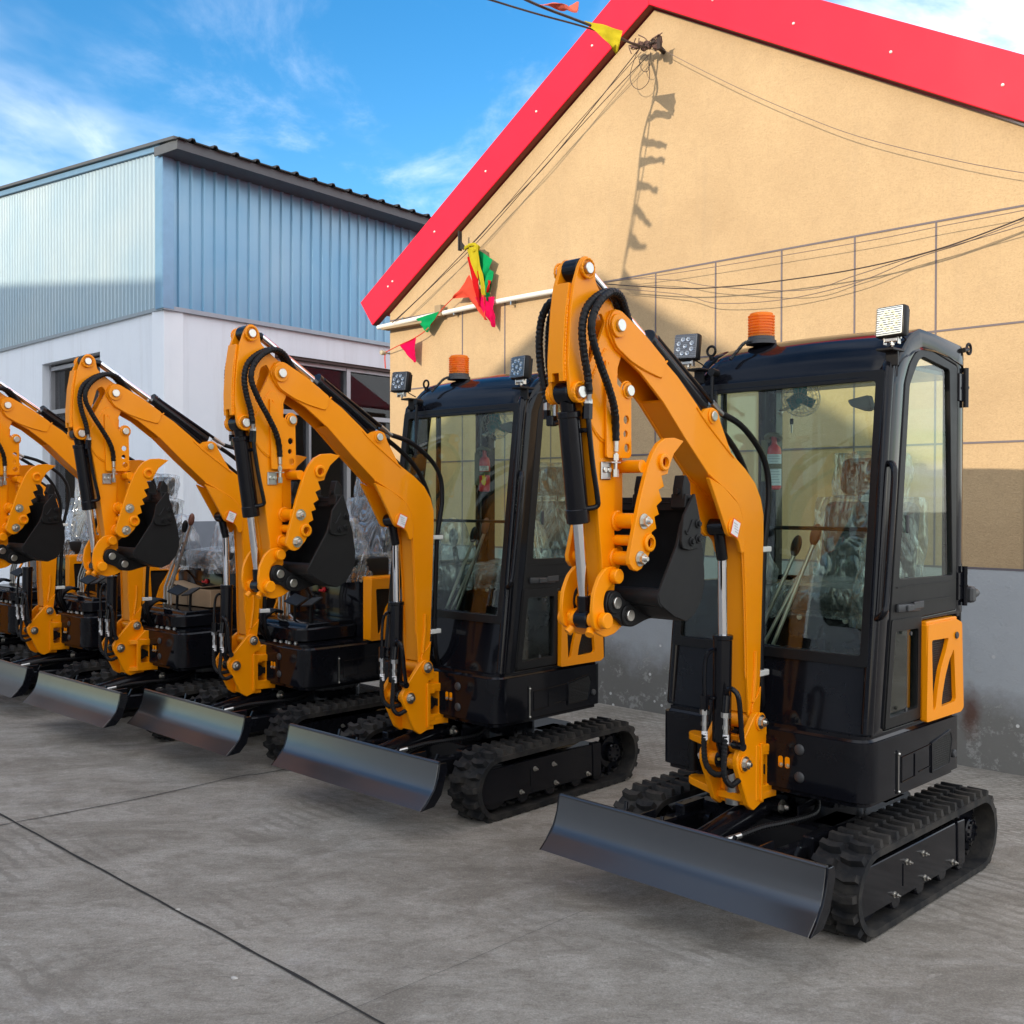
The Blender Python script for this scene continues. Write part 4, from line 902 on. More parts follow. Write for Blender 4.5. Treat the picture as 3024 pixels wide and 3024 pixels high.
for i, (u, tl) in enumerate(((-.425, 10), (.520, -6))):
    Mr = Matrix.Translation((u, -.335, 2.285)) @ Matrix.Rotation(R(-8+2*i), 4, 'X') @ Matrix.Rotation(R(tl), 4, 'Z')
    g = G(); g.box(Mr @ Vector((0, .012, 0)), (.120, .040, .120), Mr.to_3x3().to_4x4(), .010, 2)
    for k in range(7): g.box(Mr @ Vector((-.045+.015*k, .040, 0)), (.005, .02, .10), Mr.to_3x3().to_4x4())
    part('lamp%d' % i, g, SAT, st='cab', name='work_lamp')
    g = G(); g.box(Mr @ Vector((0, -.009, 0)), (.106, .004, .106), Mr.to_3x3().to_4x4(), .003); part('lamp_plate%d' % i, g, simple('grey_lamp_plate', (.16, .16, .165), .3, .6), st='cab', parent='lamp%d' % i, name='lamp_reflector')
    g = G()
    for k in range(8):
        a = 2*math.pi*(k+.5)/8; g.lathe(Mr @ Vector((.034*math.cos(a), -.011, .034*math.sin(a))), Mr.to_3x3() @ Vector((0, -1, 0)), [(.002, -.004), (.006, -.001), (.0105, .004), (.0090, .004), (.003, .001)], 12)
    g.lathe(Mr @ Vector((0, -.011, 0)), Mr.to_3x3() @ Vector((0, -1, 0)), [(.002, -.004), (.006, -.001), (.0105, .004), (.0090, .004), (.003, .001)], 12)
    part('lamp_refl%d' % i, g, REFL, st='cab', parent='lamp%d' % i, name='led_cups')
    g = G()
    for k in range(12): g.box(Mr @ Vector((0, -.0135, -.048+.0087*k)), (.104, .0012, .0026), Mr.to_3x3().to_4x4())
    part('lamp_ribs%d' % i, g, DK, st='cab', parent='lamp%d' % i, name='lens_ribs')
    g = G(); g.box(Mr @ Vector((0, -.016, 0)), (.108, .002, .108), Mr.to_3x3().to_4x4()); part('lamp_lens%d' % i, g, LENS, st='cab', parent='lamp%d' % i, name='lamp_lens')
    g = G(); g.box((u, -.320, 2.215), (.05, .03, .014), None, .002)
    for s in (-1, 1): g.box((u+s*.028, -.322, 2.218), (.004, .022, .04), None, .001)
    g.cyl((u-.036, -.322, 2.222), (u+.036, -.322, 2.222), .005, 8); g.bolt((u, -.32, 2.207), (0, 0, -1), .008, .008)
    part('lamp_brk%d' % i, g, ZN, st='cab', parent='lamp%d' % i, name='lamp_bracket')
    g = G(); g.box((u*.94, -.27, 2.185), (.07, .10, .010), None, .002); g.box((u*.95, -.265, 2.155), (.05, .012, .06), None, .002); g.tube([(u, -.30, 2.24), (u+.04, -.29, 2.215), (u*.9, -.25, 2.20)], .003, 6); part('lamp_arm%d' % i, g, SAT, st='cab', parent='lamp%d' % i, name='lamp_mount')
g = G()
for (x, y, z) in ((.505, .445, 2.262), (-.44, -.12, 2.29)):
    n_ = 18; g.tube([(x+.0, y+.022*math.cos(2*math.pi*k/n_), z+.022*math.sin(2*math.pi*k/n_)) if x > 0 else (x+.022*math.cos(2*math.pi*k/n_), y, z+.022*math.sin(2*math.pi*k/n_)) for k in range(n_+1)], .006, 8, 2)
    g.cyl((x, y-(.06 if x > 0 else 0), z-(.012 if x > 0 else .05)), (x, y-(.02 if x > 0 else 0), z-(0.004 if x > 0 else .02)), .011, 10); g.cut()
part('eye_bolts', g, SAT, st='cab', parent='cab', name='lifting_eye')
g = G(); g.tube([(-.30, -.315, 2.16), (-.295, -.325, 2.06), (-.272, -.345, 1.86)], .008, 8); g.cyl((-.30, -.28, 2.16), (-.30, -.325, 2.165), .018, 12); g.box((-.275, -.337, 1.96), (.010, .008, .24), Matrix.Rotation(R(-6), 4, 'X'), .002); part('wiper', g, SAT, st='cab', parent='cab', name='wiper_arm')
g = G(); g.prism(rnd([(.305, 2.005), (.395, 2.02), (.41, 1.965), (.385, 1.955), (.32, 1.98)], .01), -.262, -.225, .006, axis='v'); g.cut(); g.prism(rnd([(-.395, 1.90), (-.335, 1.915), (-.335, 1.885), (-.38, 1.87)], .008), -.27, -.23, .005, axis='v'); part('latch', g, DK, st='cab', parent='cab', name='window_latch')

# ------------------------------------------------------------------ assemble excavators
def rotx_about(v, w, a):
    return Matrix.Translation((0, v, w)) @ Matrix.Rotation(a, 4, 'X') @ Matrix.Translation((0, -v, -w))
MACH = [  # x, y, yaw, arm offset (u,v), swing, boom, stick, kind, label
    (1.3124, 4.5840, -45.24, .008, -.592, 1.77, 0, 0, 'cab', 'nearest orange and black mini excavator with glazed cab, rightmost in the row'),
    (-.1091, 5.9696, -43.77, .025, -.637, 1.01, -.05, .84, 'cab', 'orange and black mini excavator with glazed cab behind the nearest one, second from the right'),
    (-1.2676, 6.9972, -44.45, .014, -.629, -2.2, -1.38, 1.73, 'open', 'open-station orange mini excavator directly left of the two with cabs, third from the right'),
    (-2.2699, 7.7214, -42.87, -.032, -.607, 1.6, -1.03, .64, 'open', 'open-station orange mini excavator with a cardboard box on its floor'),
    (-3.31, 8.71, -43.5, 0, -.62, 0, -1, 1, 'open', 'open-station orange mini excavator second from the far left end, blade cut by the picture edge'),
    (-4.30, 9.60, -43.5, 0, -.62, 0, -1, 1, 'open', 'farthest orange mini excavator at the left picture edge, only its boom mount showing'),
]
ROOTS = []
for (x, y, yaw, au, av, sw, bo, sti, kind, lab) in MACH:
    root = link('mini_excavator', None); root.location = (x, y, 0); root.rotation_euler = (0, 0, R(yaw)); root.empty_display_size = .2
    tag(root, lab, 'excavator', 'orange mini excavators parked in a row'); ROOTS.append(root)
    F = {'uc': Matrix.Identity(4)}
    F['br'] = Matrix.Translation((au, av, 0)) @ Matrix.Rotation(R(sw), 4, 'Z')
    F['boom'] = F['br'] @ rotx_about(.030, .727, R(bo))
    F['stick'] = F['boom'] @ rotx_about(-.861, 2.190, R(sti))
    objs = {}
    for (key, nm, me, fr, par, st, lb) in PARTS:
        if st != 'all' and st != kind: continue
        if par: o = link(nm, me, objs[par])
        else: o = link(nm, me, root, F[fr])
        if lb: o['label'] = lb
        objs[key] = o
glow = bpy.data.materials.new('sun_glare_led'); glow.use_nodes = True  # emission stands in for sunlight on one work lamp's LED cups
_p = glow.node_tree.nodes['Principled BSDF']; _p.inputs['Base Color'].default_value = (.8, .78, .6, 1); _p.inputs['Roughness'].default_value = .2; _p.inputs['Metallic'].default_value = .6; _p.inputs['Emission Color'].default_value = (1, .86, .45, 1); _p.inputs['Emission Strength'].default_value = .42
_l = [c for c in ROOTS[0].children if c.name.startswith('work_lamp') and c.data.vertices[0].co.x > 0][0]
for c in _l.children:
    if c.name.startswith('led_cups'): c.data = c.data.copy(); c.data.materials[0] = glow
glow2 = glow.copy(); glow2.name = 'sun_glare_reflector'; _q = glow2.node_tree.nodes['Principled BSDF']; _q.inputs['Emission Color'].default_value = (.96, 1, .98, 1); _q.inputs['Emission Strength'].default_value = .30; _q.inputs['Metallic'].default_value = 0  # emission paints the sunlit look onto the same lamp's reflector plate
for c in _l.children:
    if c.name.startswith('lamp_reflector'): c.data = c.data.copy(); c.data.materials[0] = glow2
def wpos(i, p):
    x, y, yaw = MACH[i][:3]; c, s = math.cos(R(yaw)), math.sin(R(yaw)); return (x+c*p[0]-s*p[1], y+s*p[0]+c*p[1], p[2])
def place(o, i, p, rz=0):
    o.location = wpos(i, p); o.rotation_euler = (0, 0, R(MACH[i][2]+rz)); return o

# ------------------------------------------------------------------ loose things in and on the machines
def text_mesh(txt, size, mat, name):
    cu = bpy.data.curves.new(name, 'FONT'); cu.body = txt; cu.size = size; cu.align_x = 'CENTER'; cu.extrude = .0004
    ob = bpy.data.objects.new('tmp_text', cu); COL.objects.link(ob)
    dg = bpy.context.evaluated_depsgraph_get(); me = bpy.data.meshes.new_from_object(ob.evaluated_get(dg))
    bpy.data.objects.remove(ob); bpy.data.curves.remove(cu); me.name = name; me.materials.clear(); me.materials.append(mat); return me
def extinguisher(i, p, rz, front):
    root = place(link('fire_extinguisher', None), i, p, rz)
    g = G(); g.lathe((0, 0, 0), (0, 0, 1), [(.026, 0), (.034, .008), (.034, .185), (.028, .205), (.014, .218), (.012, .235)], 24); link('cylinder', g.mesh('cylinder', REDP), root)
    g = G(); g.cyl((0, 0, .233), (0, 0, .262), .013, 12); g.box((0, -.02, .262), (.014, .06, .010), None, .003); link('valve', g.mesh('valve', REDP), root)
    g = G(); g.lathe((0, 0, .020), (0, 0, 1), [(.0345, 0), (.0345, .15)], 24)
    if front:
        g2 = G(); g2.quadgrid(lambda a, b: (.0349*math.sin((a-.5)*1.9), -.0349*math.cos((a-.5)*1.9), .128+.03*b), 10, 1); link('title_band', g2.mesh('title_band', PAPER), root)
        me = text_mesh('FIRE', .022, INK, 'title_text'); o = link('title_text', me, root, Matrix.Translation((0, -.0362, .1435)) @ Matrix.Rotation(R(90), 4, 'X'))
        me = text_mesh('STOP', .014, INK, 'subtitle_text'); o = link('title_text', me, root, Matrix.Translation((.004, -.0362, .131)) @ Matrix.Rotation(R(90), 4, 'X'))
        g2 = G(); fl = [(-.010, .045), (.004, .038), (.012, .055), (.010, .075), (.016, .092), (.006, .088), (.004, .112), (-.004, .094), (-.012, .100), (-.010, .075), (-.018, .062)]
        g2.prism(fl, -.0358, -.0350, axis='v'); link('flame_emblem', g2.mesh('flame_emblem', YEL), root)
    else:
        g2 = G(); g2.quadgrid(lambda a, b: (.0349*math.sin((a-.5)*2.9), -.0349*math.cos((a-.5)*2.9), .020+.150*b), 14, 1); link('instruction_label', g2.mesh('instruction_label', BLU), root)
        g2 = G()
        for k in range(11):
            zz = .034+.0125*k; g2.quadgrid(lambda a, b: (.0352*math.sin((a-.5)*(2.2-.5*(k % 3))), -.0352*math.cos((a-.5)*(2.2-.5*(k % 3))), zz+.003*b), 10, 1)
        link('label_print', g2.mesh('label_print', simple('faded_ink', (.28, .34, .42), .7)), root)
    g.bm.free()
    g = G(); g.lathe((0, 0, .10), (0, 0, 1), [(.0362, 0), (.0362, .024)], 20); g.tube([(-.02, 0, .235), (-.036, -.02, .25), (-.02, -.04, .262), (.01, -.045, .262), (.03, -.02, .25), (.02, .02, .24)], .012, 6); g.box((-.045, .0, .14), (.03, .03, .20)); link('wall_bracket', g.mesh('wall_bracket', simple('olive_bracket', (.10, .10, .05), .6)), root)
    return root
tag(extinguisher(0, (-.352, .28, 1.655), 28, False), 'fire extinguisher with pale blue label hung in the nearest excavator cab', 'fire extinguisher', 'fire extinguishers in the cabs')
tag(extinguisher(1, (-.352, .28, 1.655), 40, True), 'red fire extinguisher with FIRE STOP title and yellow flame in the second cab', 'fire extinguisher', 'fire extinguishers in the cabs')
def fan(i, p, rz):
    root = place(link('cabin_fan', None), i, p, rz); root.scale = (.82, .82, .82)
    tl = Matrix.Rotation(R(24), 4, 'X')
    g = G()
    for rr, yy in ((.11, 0), (.10, -.030), (.08, -.045), (.05, -.052), (.10, .03), (.06, .05)):
        g.tube([tl @ Vector((rr*math.cos(2*math.pi*k/24), yy, rr*math.sin(2*math.pi*k/24))) for k in range(25)], .0016, 5, 1)
    for k in range(20):
        a = 2*math.pi*k/20; c, s = math.cos(a), math.sin(a)
        g.tube([tl @ Vector((r*c, yy, r*s)) for r, yy in ((.02, -.055), (.06, -.050), (.10, -.030), (.11, 0), (.10, .03), (.05, .052))], .0012, 4, 3)
    link('wire_guard', g.mesh('wire_guard', ZNY), root)
    g = G()
    for k in range(3):
        a = 2*math.pi*k/3
        g.quadgrid(lambda x, y: tl @ (Matrix.Rotation(a, 3, 'Y') @ Vector((-.035+.07*x, .016*(x-.5)*2, .02+.062*y))), 4, 4)
    g.cyl(tl @ Vector((0, -.02, 0)), tl @ Vector((0, .05, 0)), .028, 18, bev=.004); link('blades', g.mesh('blades', TEAL), root)
    g = G(); g.tube([(0, .05, 0), (-.06, .07, -.03), (-.13, .07, -.07)], .009, 8); g.ball((-.13, .07, -.07), .016); link('arm', g.mesh('arm', ZN), root)
    return root
tag(fan(0, (-.205, .27, 2.085), 18), 'small caged fan with teal blades under the roof of the nearest cab', 'fan', 'cabin fans')
tag(fan(1, (-.235, .26, 2.060), 18), 'small caged fan under the roof of the second cab', 'fan', 'cabin fans')
for i in (0, 1):
    root = place(link('hanging_key', None), i, (-.235+.01*i, .24, 1.955))
    g = G(); g.box((0, 0, .02), (.020, .006, .028), None, .004); link('key_bow', g.mesh('key_bow', SAT), root)
    g = G(); g.box((0, 0, -.012), (.007, .003, .045)); g.tube([(0, 0, .03), (.002, 0, .06)], .0012, 5); link('key_blade', g.mesh('key_blade', ZNY), root)
    tag(root, ('ignition key dangling from the fan in the nearest cab', 'ignition key dangling from the fan in the second cab')[i], 'key', 'ignition keys')
root = place(link('cardboard_box', None), 3, (.0, -.06, .833), 4)
g = G(); m_ = [(-.28, -.09), (.28, -.09), (.28, .06), (-.28, .06)]
g.prism(m_, 0, .125, .003, axis='w'); link('carton', g.mesh('carton', CARD), root)
g = G(); g.box((-.13, -.02, .140), (.27, .14, .004), Matrix.Rotation(R(9), 4, 'Y')); g.box((.15, -.02, .137), (.26, .14, .004), Matrix.Rotation(R(-7), 4, 'Y')); link('flap', g.mesh('flap', CARD), root)
g = G(); g.bb((-.001, -.092, .0), (.001, -.0905, .125)); link('seam', g.mesh('seam', INK), root)
tag(root, 'brown cardboard box with raised flaps on the floor of the open excavator', 'box')

# ------------------------------------------------------------------ ochre workshop
WL = Matrix.Translation((1.9129, 7.0790, 0)) @ Matrix.Rotation(R(-43.5), 4, 'Z')
WIN = WL.inverted()
def wthing(name, label, cat, group=None):
    o = link(name, None); o.matrix_world = WL; tag(o, label, cat, group); return o
PK = (-1.166, 5.290); UL, UR = -4.25, 2.05; EAVE = 3.36
ws = wthing('workshop_building', 'ochre rendered gabled workshop with red roof edge behind the excavators', 'building')
g = G(); gw = [(UL, 0), (UR, 0), (UR, 3.436), PK, (UL, 3.386)]
g.prism(gw, 0, .24, 0, axis='v'); g.bb((UL, .24, 0), (UL+.24, 8, EAVE)); g.bb((UR-.24, .24, 0), (UR, 8, EAVE))
link('stucco_wall', g.mesh('stucco_wall', STU), ws)
g = G(); g.bb((UL-.004, -.004, 0), (UR+.004, -.001, 1.195)); g.bb((UL-.006, -.004, 0), (UL-.001, 8, 1.195)); link('grey_plinth', g.mesh('grey_plinth', DAD), ws)
g = G()
for w in (3.318, 2.645, 1.952): g.bb((UL, -.004, w-.006), (UR, -.0015, w+.006))
g.bb((UL, -.006, 1.193), (UR, -.0045, 1.206))
for k in range(-6, 7):
    u = -.098+.525*k
    if UL < u < UR: g.bb((u-.006, -.0035, 1.20), (u+.006, -.001, 3.318))
link('groove_lines', g.mesh('groove_lines', GROOVE), ws)
# red fascia: box section along both rakes, in front of the wall
def rake(name, a, b, mat, v0, v1, up0, up1):
    a = Vector(a); b = Vector(b); d = (b-a).normalized(); n = Vector((-d.y, d.x));  n = n if n.y > 0 else -n
    poly = [tuple(a+n*up0), tuple(b+n*up0), tuple(b+n*up1), tuple(a+n*up1)]
    g = G(); g.prism(poly, v0, v1, .012, axis='v'); return link(name, g.mesh(name, mat), ws)
Pk = (PK[0], PK[1]+.016); La = (-4.43, Pk[1]-.618*(Pk[0]+4.43)); Ra = (UR+.5, Pk[1]-.5776*(UR+.5-Pk[0]))
g = G()
dl = (Vector(Pk)-Vector(La)).normalized(); nl = Vector((-dl.y, dl.x)); dr = (Vector(Ra)-Vector(Pk)).normalized(); nr = Vector((-dr.y, dr.x))
H = .332; HR = .332
top = (Pk[0]-.0, Pk[1]+H*1.15)
pl_l = [La, Pk, top, (La[0]+nl.x*H-.10, La[1]+nl.y*H)]
g.prism([La, Pk, top, (-4.613, 3.53), (-4.60, 3.515)], -.075, -.062, .004, axis='v'); g.cut()
g.prism([Pk, Ra, (Ra[0]+nr.x*HR, Ra[1]+nr.y*HR), top], -.075, -.062, .004, axis='v')
lk('red_fascia', g, RED, ws)
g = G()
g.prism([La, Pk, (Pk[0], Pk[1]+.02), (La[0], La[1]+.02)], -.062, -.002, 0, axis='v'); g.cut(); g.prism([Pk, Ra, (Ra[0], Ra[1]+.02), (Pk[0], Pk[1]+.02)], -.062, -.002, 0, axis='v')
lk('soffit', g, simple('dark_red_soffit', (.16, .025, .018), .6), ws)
g = G()
g.prism([(La[0]-.03, La[1]+.12), (Pk[0], Pk[1]+.30), (Pk[0], Pk[1]+.335), (La[0]-.03, La[1]+.17)], -.055, 8, 0, axis='v'); g.cut(); g.prism([(Pk[0], Pk[1]+.30), (Ra[0], Ra[1]+.2), (Ra[0], Ra[1]+.24), (Pk[0], Pk[1]+.335)], -.055, 8, 0, axis='v')
lk('roof', g, RED, ws)
g = G()
for t in (.10, .12, .30, .5, .68, .86):
    p = Vector(La).lerp(Vector(Pk), t)+nl*.16; g.ball((p.x, -.077, p.y), .010); g.cut()
for t in (.13, .30, .48, .66, .84):
    p = Vector(Pk).lerp(Vector(Ra), t)+nr*.15; g.ball((p.x, -.077, p.y), .010); g.cut()
lk('fascia_screw', g, WHT, ws)
g = G(); g.tube([(-4.36, -.055, 3.262), (-3.55, -.055, 3.285), (-2.85, -.05, 3.303), (-2.14, -.05, 3.305), (-1.66, -.05, 3.300)], .022, 12, 4); 
link('conduit_pipe', g.mesh('conduit_pipe', PIPEW), ws)
g = G(); g.bb((UL-.02, -.09, 3.225), (UL+.55, -.002, 3.245)); g.cut(); g.bb((-3.52, -.09, 3.262), (-3.44, -.03, 3.36)); lk('eave_board', g, WOOD, ws)
g = G()
for u in (-4.0, -3.3, -2.6, -1.9): g.box((u, -.03, 3.285), (.015, .06, .06)); g.cut()
lk('pipe_clip', g, ZNY, ws)

def cable(name, pts, r, label, mat=WIRE, group='cables strung across the ochre gable wall'):
    g = G(); g.tube(pts, r*.62, 6, 8); o = link(name, g.mesh(name, mat)); o.matrix_world = WL; tag(o, label, 'cable', group); return o
V3 = lambda pts, v: [(p[0], v, p[1]) for p in pts]
cable('wall_cable', V3([(-1.24, 4.985), (-1.606, 4.719), (-2.157, 4.331), (-2.60, 4.085), (-3.06, 3.815), (-3.657, 3.485), (-4.10, 3.27)], -.10), .006, 'upper dark cable running down the left gable slope to the eave')
cable('wall_cable', V3([(-1.16, 4.93), (-1.622, 4.675), (-2.205, 4.325), (-2.986, 3.84), (-3.467, 3.594), (-4.08, 3.285)], -.08), .005, 'lower dark cable running down the left gable slope to the eave')
cable('wall_cable', V3([(-1.20, 4.95), (-2.1, 4.40), (-2.9, 3.88), (-3.12, 3.79)], -.12), .004, 'thin cable from the gable bracket to the knot of pennants')
cable('wall_cable', V3([(-1.05, 4.945), (-.878, 4.815), (-.399, 4.478), (.04, 4.192), (.492, 3.924), (1.057, 3.655), (1.493, 3.476), (2.0, 3.30)], -.10), .004, 'thin pale cable sagging from the gable bracket toward the right edge', WIREG)
LB = 'dark cable low on the wall above the nearest cab, '
cable('wall_cable', V3([(-1.66, 3.30), (-.886, 3.262), (.474, 3.248), (.995, 3.258), (1.488, 3.265), (2.0, 3.28)], -.10), .004, 'straight pale cable just under the top groove of the wall', WIREG)
cable('wall_cable', V3([(-1.653, 3.29), (-.851, 3.136), (-.404, 3.089), (-.01, 3.072), (.499, 3.07), (1.015, 3.11), (1.504, 3.21), (2.0, 3.35)], -.15), .007, 'thickest dark cable sagging across the wall above the nearest cab')
cable('wall_cable', V3([(-1.67, 3.28), (-1.277, 3.27), (-.872, 3.201), (-.546, 3.11), (.124, 2.993), (.485, 3.037), (.865, 3.096), (1.495, 3.175), (2.0, 3.27)], -.12), .0045, 'thin cable crossing the thick one on the wall above the nearest cab', WIREG)
cable('wall_cable', V3([(-1.67, 3.27), (-.872, 3.104), (-.545, 2.996), (-.026, 2.953), (.485, 2.992), (.865, 3.085), (1.165, 3.133), (1.495, 3.205), (2.0, 3.31)], -.11), .0045, 'lowest sagging cable on the wall, just above the amber beacon', WIREG)
cable('wall_cable', V3([(-1.25, 4.98), (-1.316, 4.832), (-1.296, 4.732), (-1.217, 4.684), (-1.14, 4.741), (-1.165, 4.917), (-1.231, 4.90), (-1.205, 4.82), (-1.15, 4.807), (-1.13, 4.93)], -.10), .004, 'spare cable looped under the gable bracket')
cable('overhead_wire', [(-1.12, -.14, 4.95), (-1.109, -.4, 4.906), (-1.096, -.8, 4.857), (-1.094, -1.04, 4.823), (-1.084, -1.34, 4.77), (-1.075, -1.62, 4.725), (-1.07, -1.86, 4.69), (-1.06, -2.18, 4.635), (-1.05, -3.5, 4.5), (-1.0, -6.0, 4.5)], .010, 'plain overhead wire leaving the gable bracket toward the upper left', group=None)
# bracket and its tangle
br = wthing('wire_bracket', 'rusty wire bracket wrapped in rags near the gable peak', 'bracket')
g = G(); g.cyl((-1.08, 0, 4.95), (-1.05, -.18, 4.97), .018, 8); g.cyl((-1.25, -.12, 5.0), (-1.0, -.17, 4.95), .014, 8); g.box((-1.0, -.17, 4.94), (.03, .03, .10), None, .004); link('arm', g.mesh('arm', simple('rusty_iron', (.045, .03, .025), .8, .3)), br)
g = G()
for k in range(9):
    t = k/8; q = Vector((-1.25, -.12, 5.0)).lerp(Vector((-.99, -.17, 4.94)), t)
    g.ball(q+Vector((random.uniform(-.02, .02), random.uniform(-.02, .02), random.uniform(-.03, .03))), .028, (1.2, .7, .8), 10, 7, .5, 3, None, k)
    g.tube([q, q+Vector((random.uniform(-.06, .06), -.02, random.uniform(-.02, .06))), q+Vector((random.uniform(-.1, .12), -.03, random.uniform(-.06, .08)))], .004, 5, 3)
link('rag_wrap', g.mesh('rag_wrap', simple('dirty_rag', (.10, .055, .045), .9)), br)

# ------------------------------------------------------------------ pennants
PC = {}
def cloth_mat(name, col):
    t = NT(name); v = t.coord(); nz = t.noise(v, 18, 4)
    d = t.n('ShaderNodeBsdfDiffuse'); tl = t.n('ShaderNodeBsdfTranslucent'); c = t.mix(nz, [x*.85 for x in col], [min(1, x*1.1) for x in col])
    t.l(c, d.inputs[0]); t.l(c, tl.inputs[0]); mx = t.n('ShaderNodeMixShader'); mx.inputs[0].default_value = .35
    t.l(d.outputs[0], mx.inputs[1]); t.l(tl.outputs[0], mx.inputs[2]); t.l(mx.outputs[0], t.out.inputs[0]); return t.m
for n_, c_2 in (('green', (.01, .36, .12)), ('magenta', (.72, .01, .10)), ('coral', (.75, .10, .06)), ('yellow', (.58, .49, .03)), ('red', (.60, .015, .02)), ('pink', (.75, .20, .14)), ('blue', (.05, .12, .35))):
    PC[n_] = cloth_mat(n_+'_pennant_cloth', c_2)
def pennant(pts, col, label, fold=.012, seed=0, group='pennants on the bunting string'):
    """pts: two hoist corners and the tip (wall frame 3D) – a triangular cloth with ripples and thickness"""
    a, b, c = (Vector(p) for p in pts); n = (b-a).cross(c-a).normalized(); g = G(); N = 12
    def f(x, y, off):
        p = a.lerp(b, x).lerp(c, y*.96)
        q = Vector((x*3, y*4, seed)); k = math.sin(math.pi*y*.9)
        return p + n*(fold*(math.sin(x*7+y*5+seed)+noise.noise(q)*1.6)*(.25+.75*y)+off)
    g.quadgrid(lambda x, y: f(x, y, 0), N, N); g.quadgrid(lambda x, y: f(x, y, .0012), N, N)
    o = link('pennant', g.mesh('pennant', PC[col], 80)); o.matrix_world = WL; return tag(o, label, 'pennant', group)
pennant([(-3.789, -.08, 3.275), (-3.45, -.10, 3.298), (-3.615, -.09, 3.125)], 'green', 'green triangular pennant hanging over the white pipe at the wall corner', seed=1)
pennant([(-4.019, -.08, 3.055), (-3.775, -.09, 3.105), (-3.79, -.09, 2.865)], 'magenta', 'magenta pennant below the white pipe at the left wall corner', seed=2)
B_ = 'pennants tangled on the gable hook'
pennant([(-3.06, -.13, 3.78), (-2.90, -.15, 3.80), (-2.84, -.13, 3.34)], 'yellow', 'long yellow pennant in the tangle on the gable hook', .02, 3, B_)
pennant([(-2.99, -.11, 3.80), (-2.79, -.08, 3.66), (-2.90, -.12, 3.44)], 'green', 'upper green pennant in the tangle on the gable hook', .025, 4, B_)
pennant([(-2.96, -.10, 3.66), (-2.79, -.07, 3.56), (-2.84, -.10, 3.30)], 'green', 'lower green pennant in the tangle on the gable hook', .02, 5, B_)
pennant([(-3.06, -.10, 3.57), (-2.96, -.09, 3.37), (-3.28, -.09, 3.39)], 'coral', 'coral pennant blown to the left of the tangle', .012, 6, B_)
pennant([(-3.13, -.11, 3.44), (-2.88, -.11, 3.42), (-2.85, -.09, 3.14)], 'coral', 'coral pennant hanging over the white pipe', .015, 7, B_)
pennant([(-3.07, -.12, 3.72), (-2.92, -.13, 3.72), (-2.90, -.13, 3.25)], 'red', 'narrow red pennant beside the long yellow one', .012, 8, B_)
pennant([(-2.98, -.11, 3.36), (-2.76, -.09, 3.34), (-2.77, -.09, 3.07)], 'magenta', 'magenta pennant at the bottom of the tangle', .02, 9, B_)
pennant([(-2.86, -.09, 3.50), (-2.80, -.09, 3.48), (-2.84, -.10, 3.38)], 'red', 'small red pennant at the right of the tangle', .012, 10, B_)
g = G(); g.tube([(-3.09, -.12, 3.80), (-2.99, -.13, 3.815), (-2.93, -.12, 3.78), (-2.97, -.13, 3.76), (-3.03, -.12, 3.79)], .016, 7, 6, .3, .05); o = link('cloth_knot', g.mesh('cloth_knot', PC['yellow'])); o.matrix_world = WL; tag(o, 'yellow cloth knot that ties the tangled pennants to the hook', 'cloth')
hk = wthing('gable_hook', 'dark flared iron hook on the left gable slope', 'hook')
g = G(); g.bb((-3.165, -.14, 3.79), (-3.150, -.10, 3.96), .002); g.prism([(-3.155, 3.90), (-3.13, 3.855), (-3.09, 3.815), (-3.02, 3.805), (-3.02, 3.79), (-3.155, 3.80)], -.125, -.115, axis='v'); g.cyl((-3.10, -.12, 3.81), (-3.10, 0, 3.81), .01, 8); link('hook_plate', g.mesh('hook_plate', simple('dark_iron', (.03, .025, .025), .6, .4)), hk)
# low string with insulator
g = G(); g.tube([(-4.27, -.05, 3.012), (-4.019, -.08, 3.055), (-3.781, -.09, 3.10), (-3.60, -.09, 3.17), (-3.42, -.09, 3.315), (-3.27, -.09, 3.40)], .0045, 6, 5); g.tube([(-4.262, -.05, 3.01), (-4.255, -.06, 2.95), (-4.247, -.06, 2.86)], .006, 5)
o = link('bunting_string', g.mesh('bunting_string', PC['coral'])); o.matrix_world = WL; tag(o, 'short coral bunting string tied at the left wall corner', 'string')
g = G(); g.lathe((-4.27, -.10, 3.01), (0, 1, 0), [(.010, 0), (.022, .005), (.024, .02), (.014, .03), (.022, .04), (.022, .055), (.01, .06)], 14); g.cyl((-4.27, -.05, 3.01), (-4.27, .02, 3.01), .008, 8); o = link('insulator', g.mesh('insulator', simple('glazed_ceramic', (.42, .36, .25), .25))); o.matrix_world = WL; tag(o, 'glazed ceramic insulator at the left corner of the ochre wall', 'insulator')
# long bunting that leaves the picture at the top and shades the wall
ST = [Vector(p) for p in ((-1.2, -.13, 4.985), (-1.12, -.4, 4.915), (-1.07, -.7, 4.87), (-1.085, -1.05, 4.85), (-1.10, -1.39, 4.83), (-1.09, -2.0, 4.80), (-1.06, -2.6, 4.72), (-1.04, -3.3, 4.65), (-1.03, -4.2, 4.52), (-1.0, -5.2, 4.40))]
CS = catmull(ST, 14)
g = G(); g.tube(ST, .009, 6, 10); o = link('bunting_string', g.mesh('bunting_string', WIRE)); o.matrix_world = WL; tag(o, 'long bunting string running from the gable bracket out over the yard', 'string')
def on_string(t):
    x = t*(len(CS)-1); i = min(int(x), len(CS)-2); return CS[i].lerp(CS[i+1], x-i)
cols = ['yellow', 'pink', 'green', 'red', 'yellow', 'blue', 'coral', 'green', 'magenta', 'yellow', 'red', 'green']
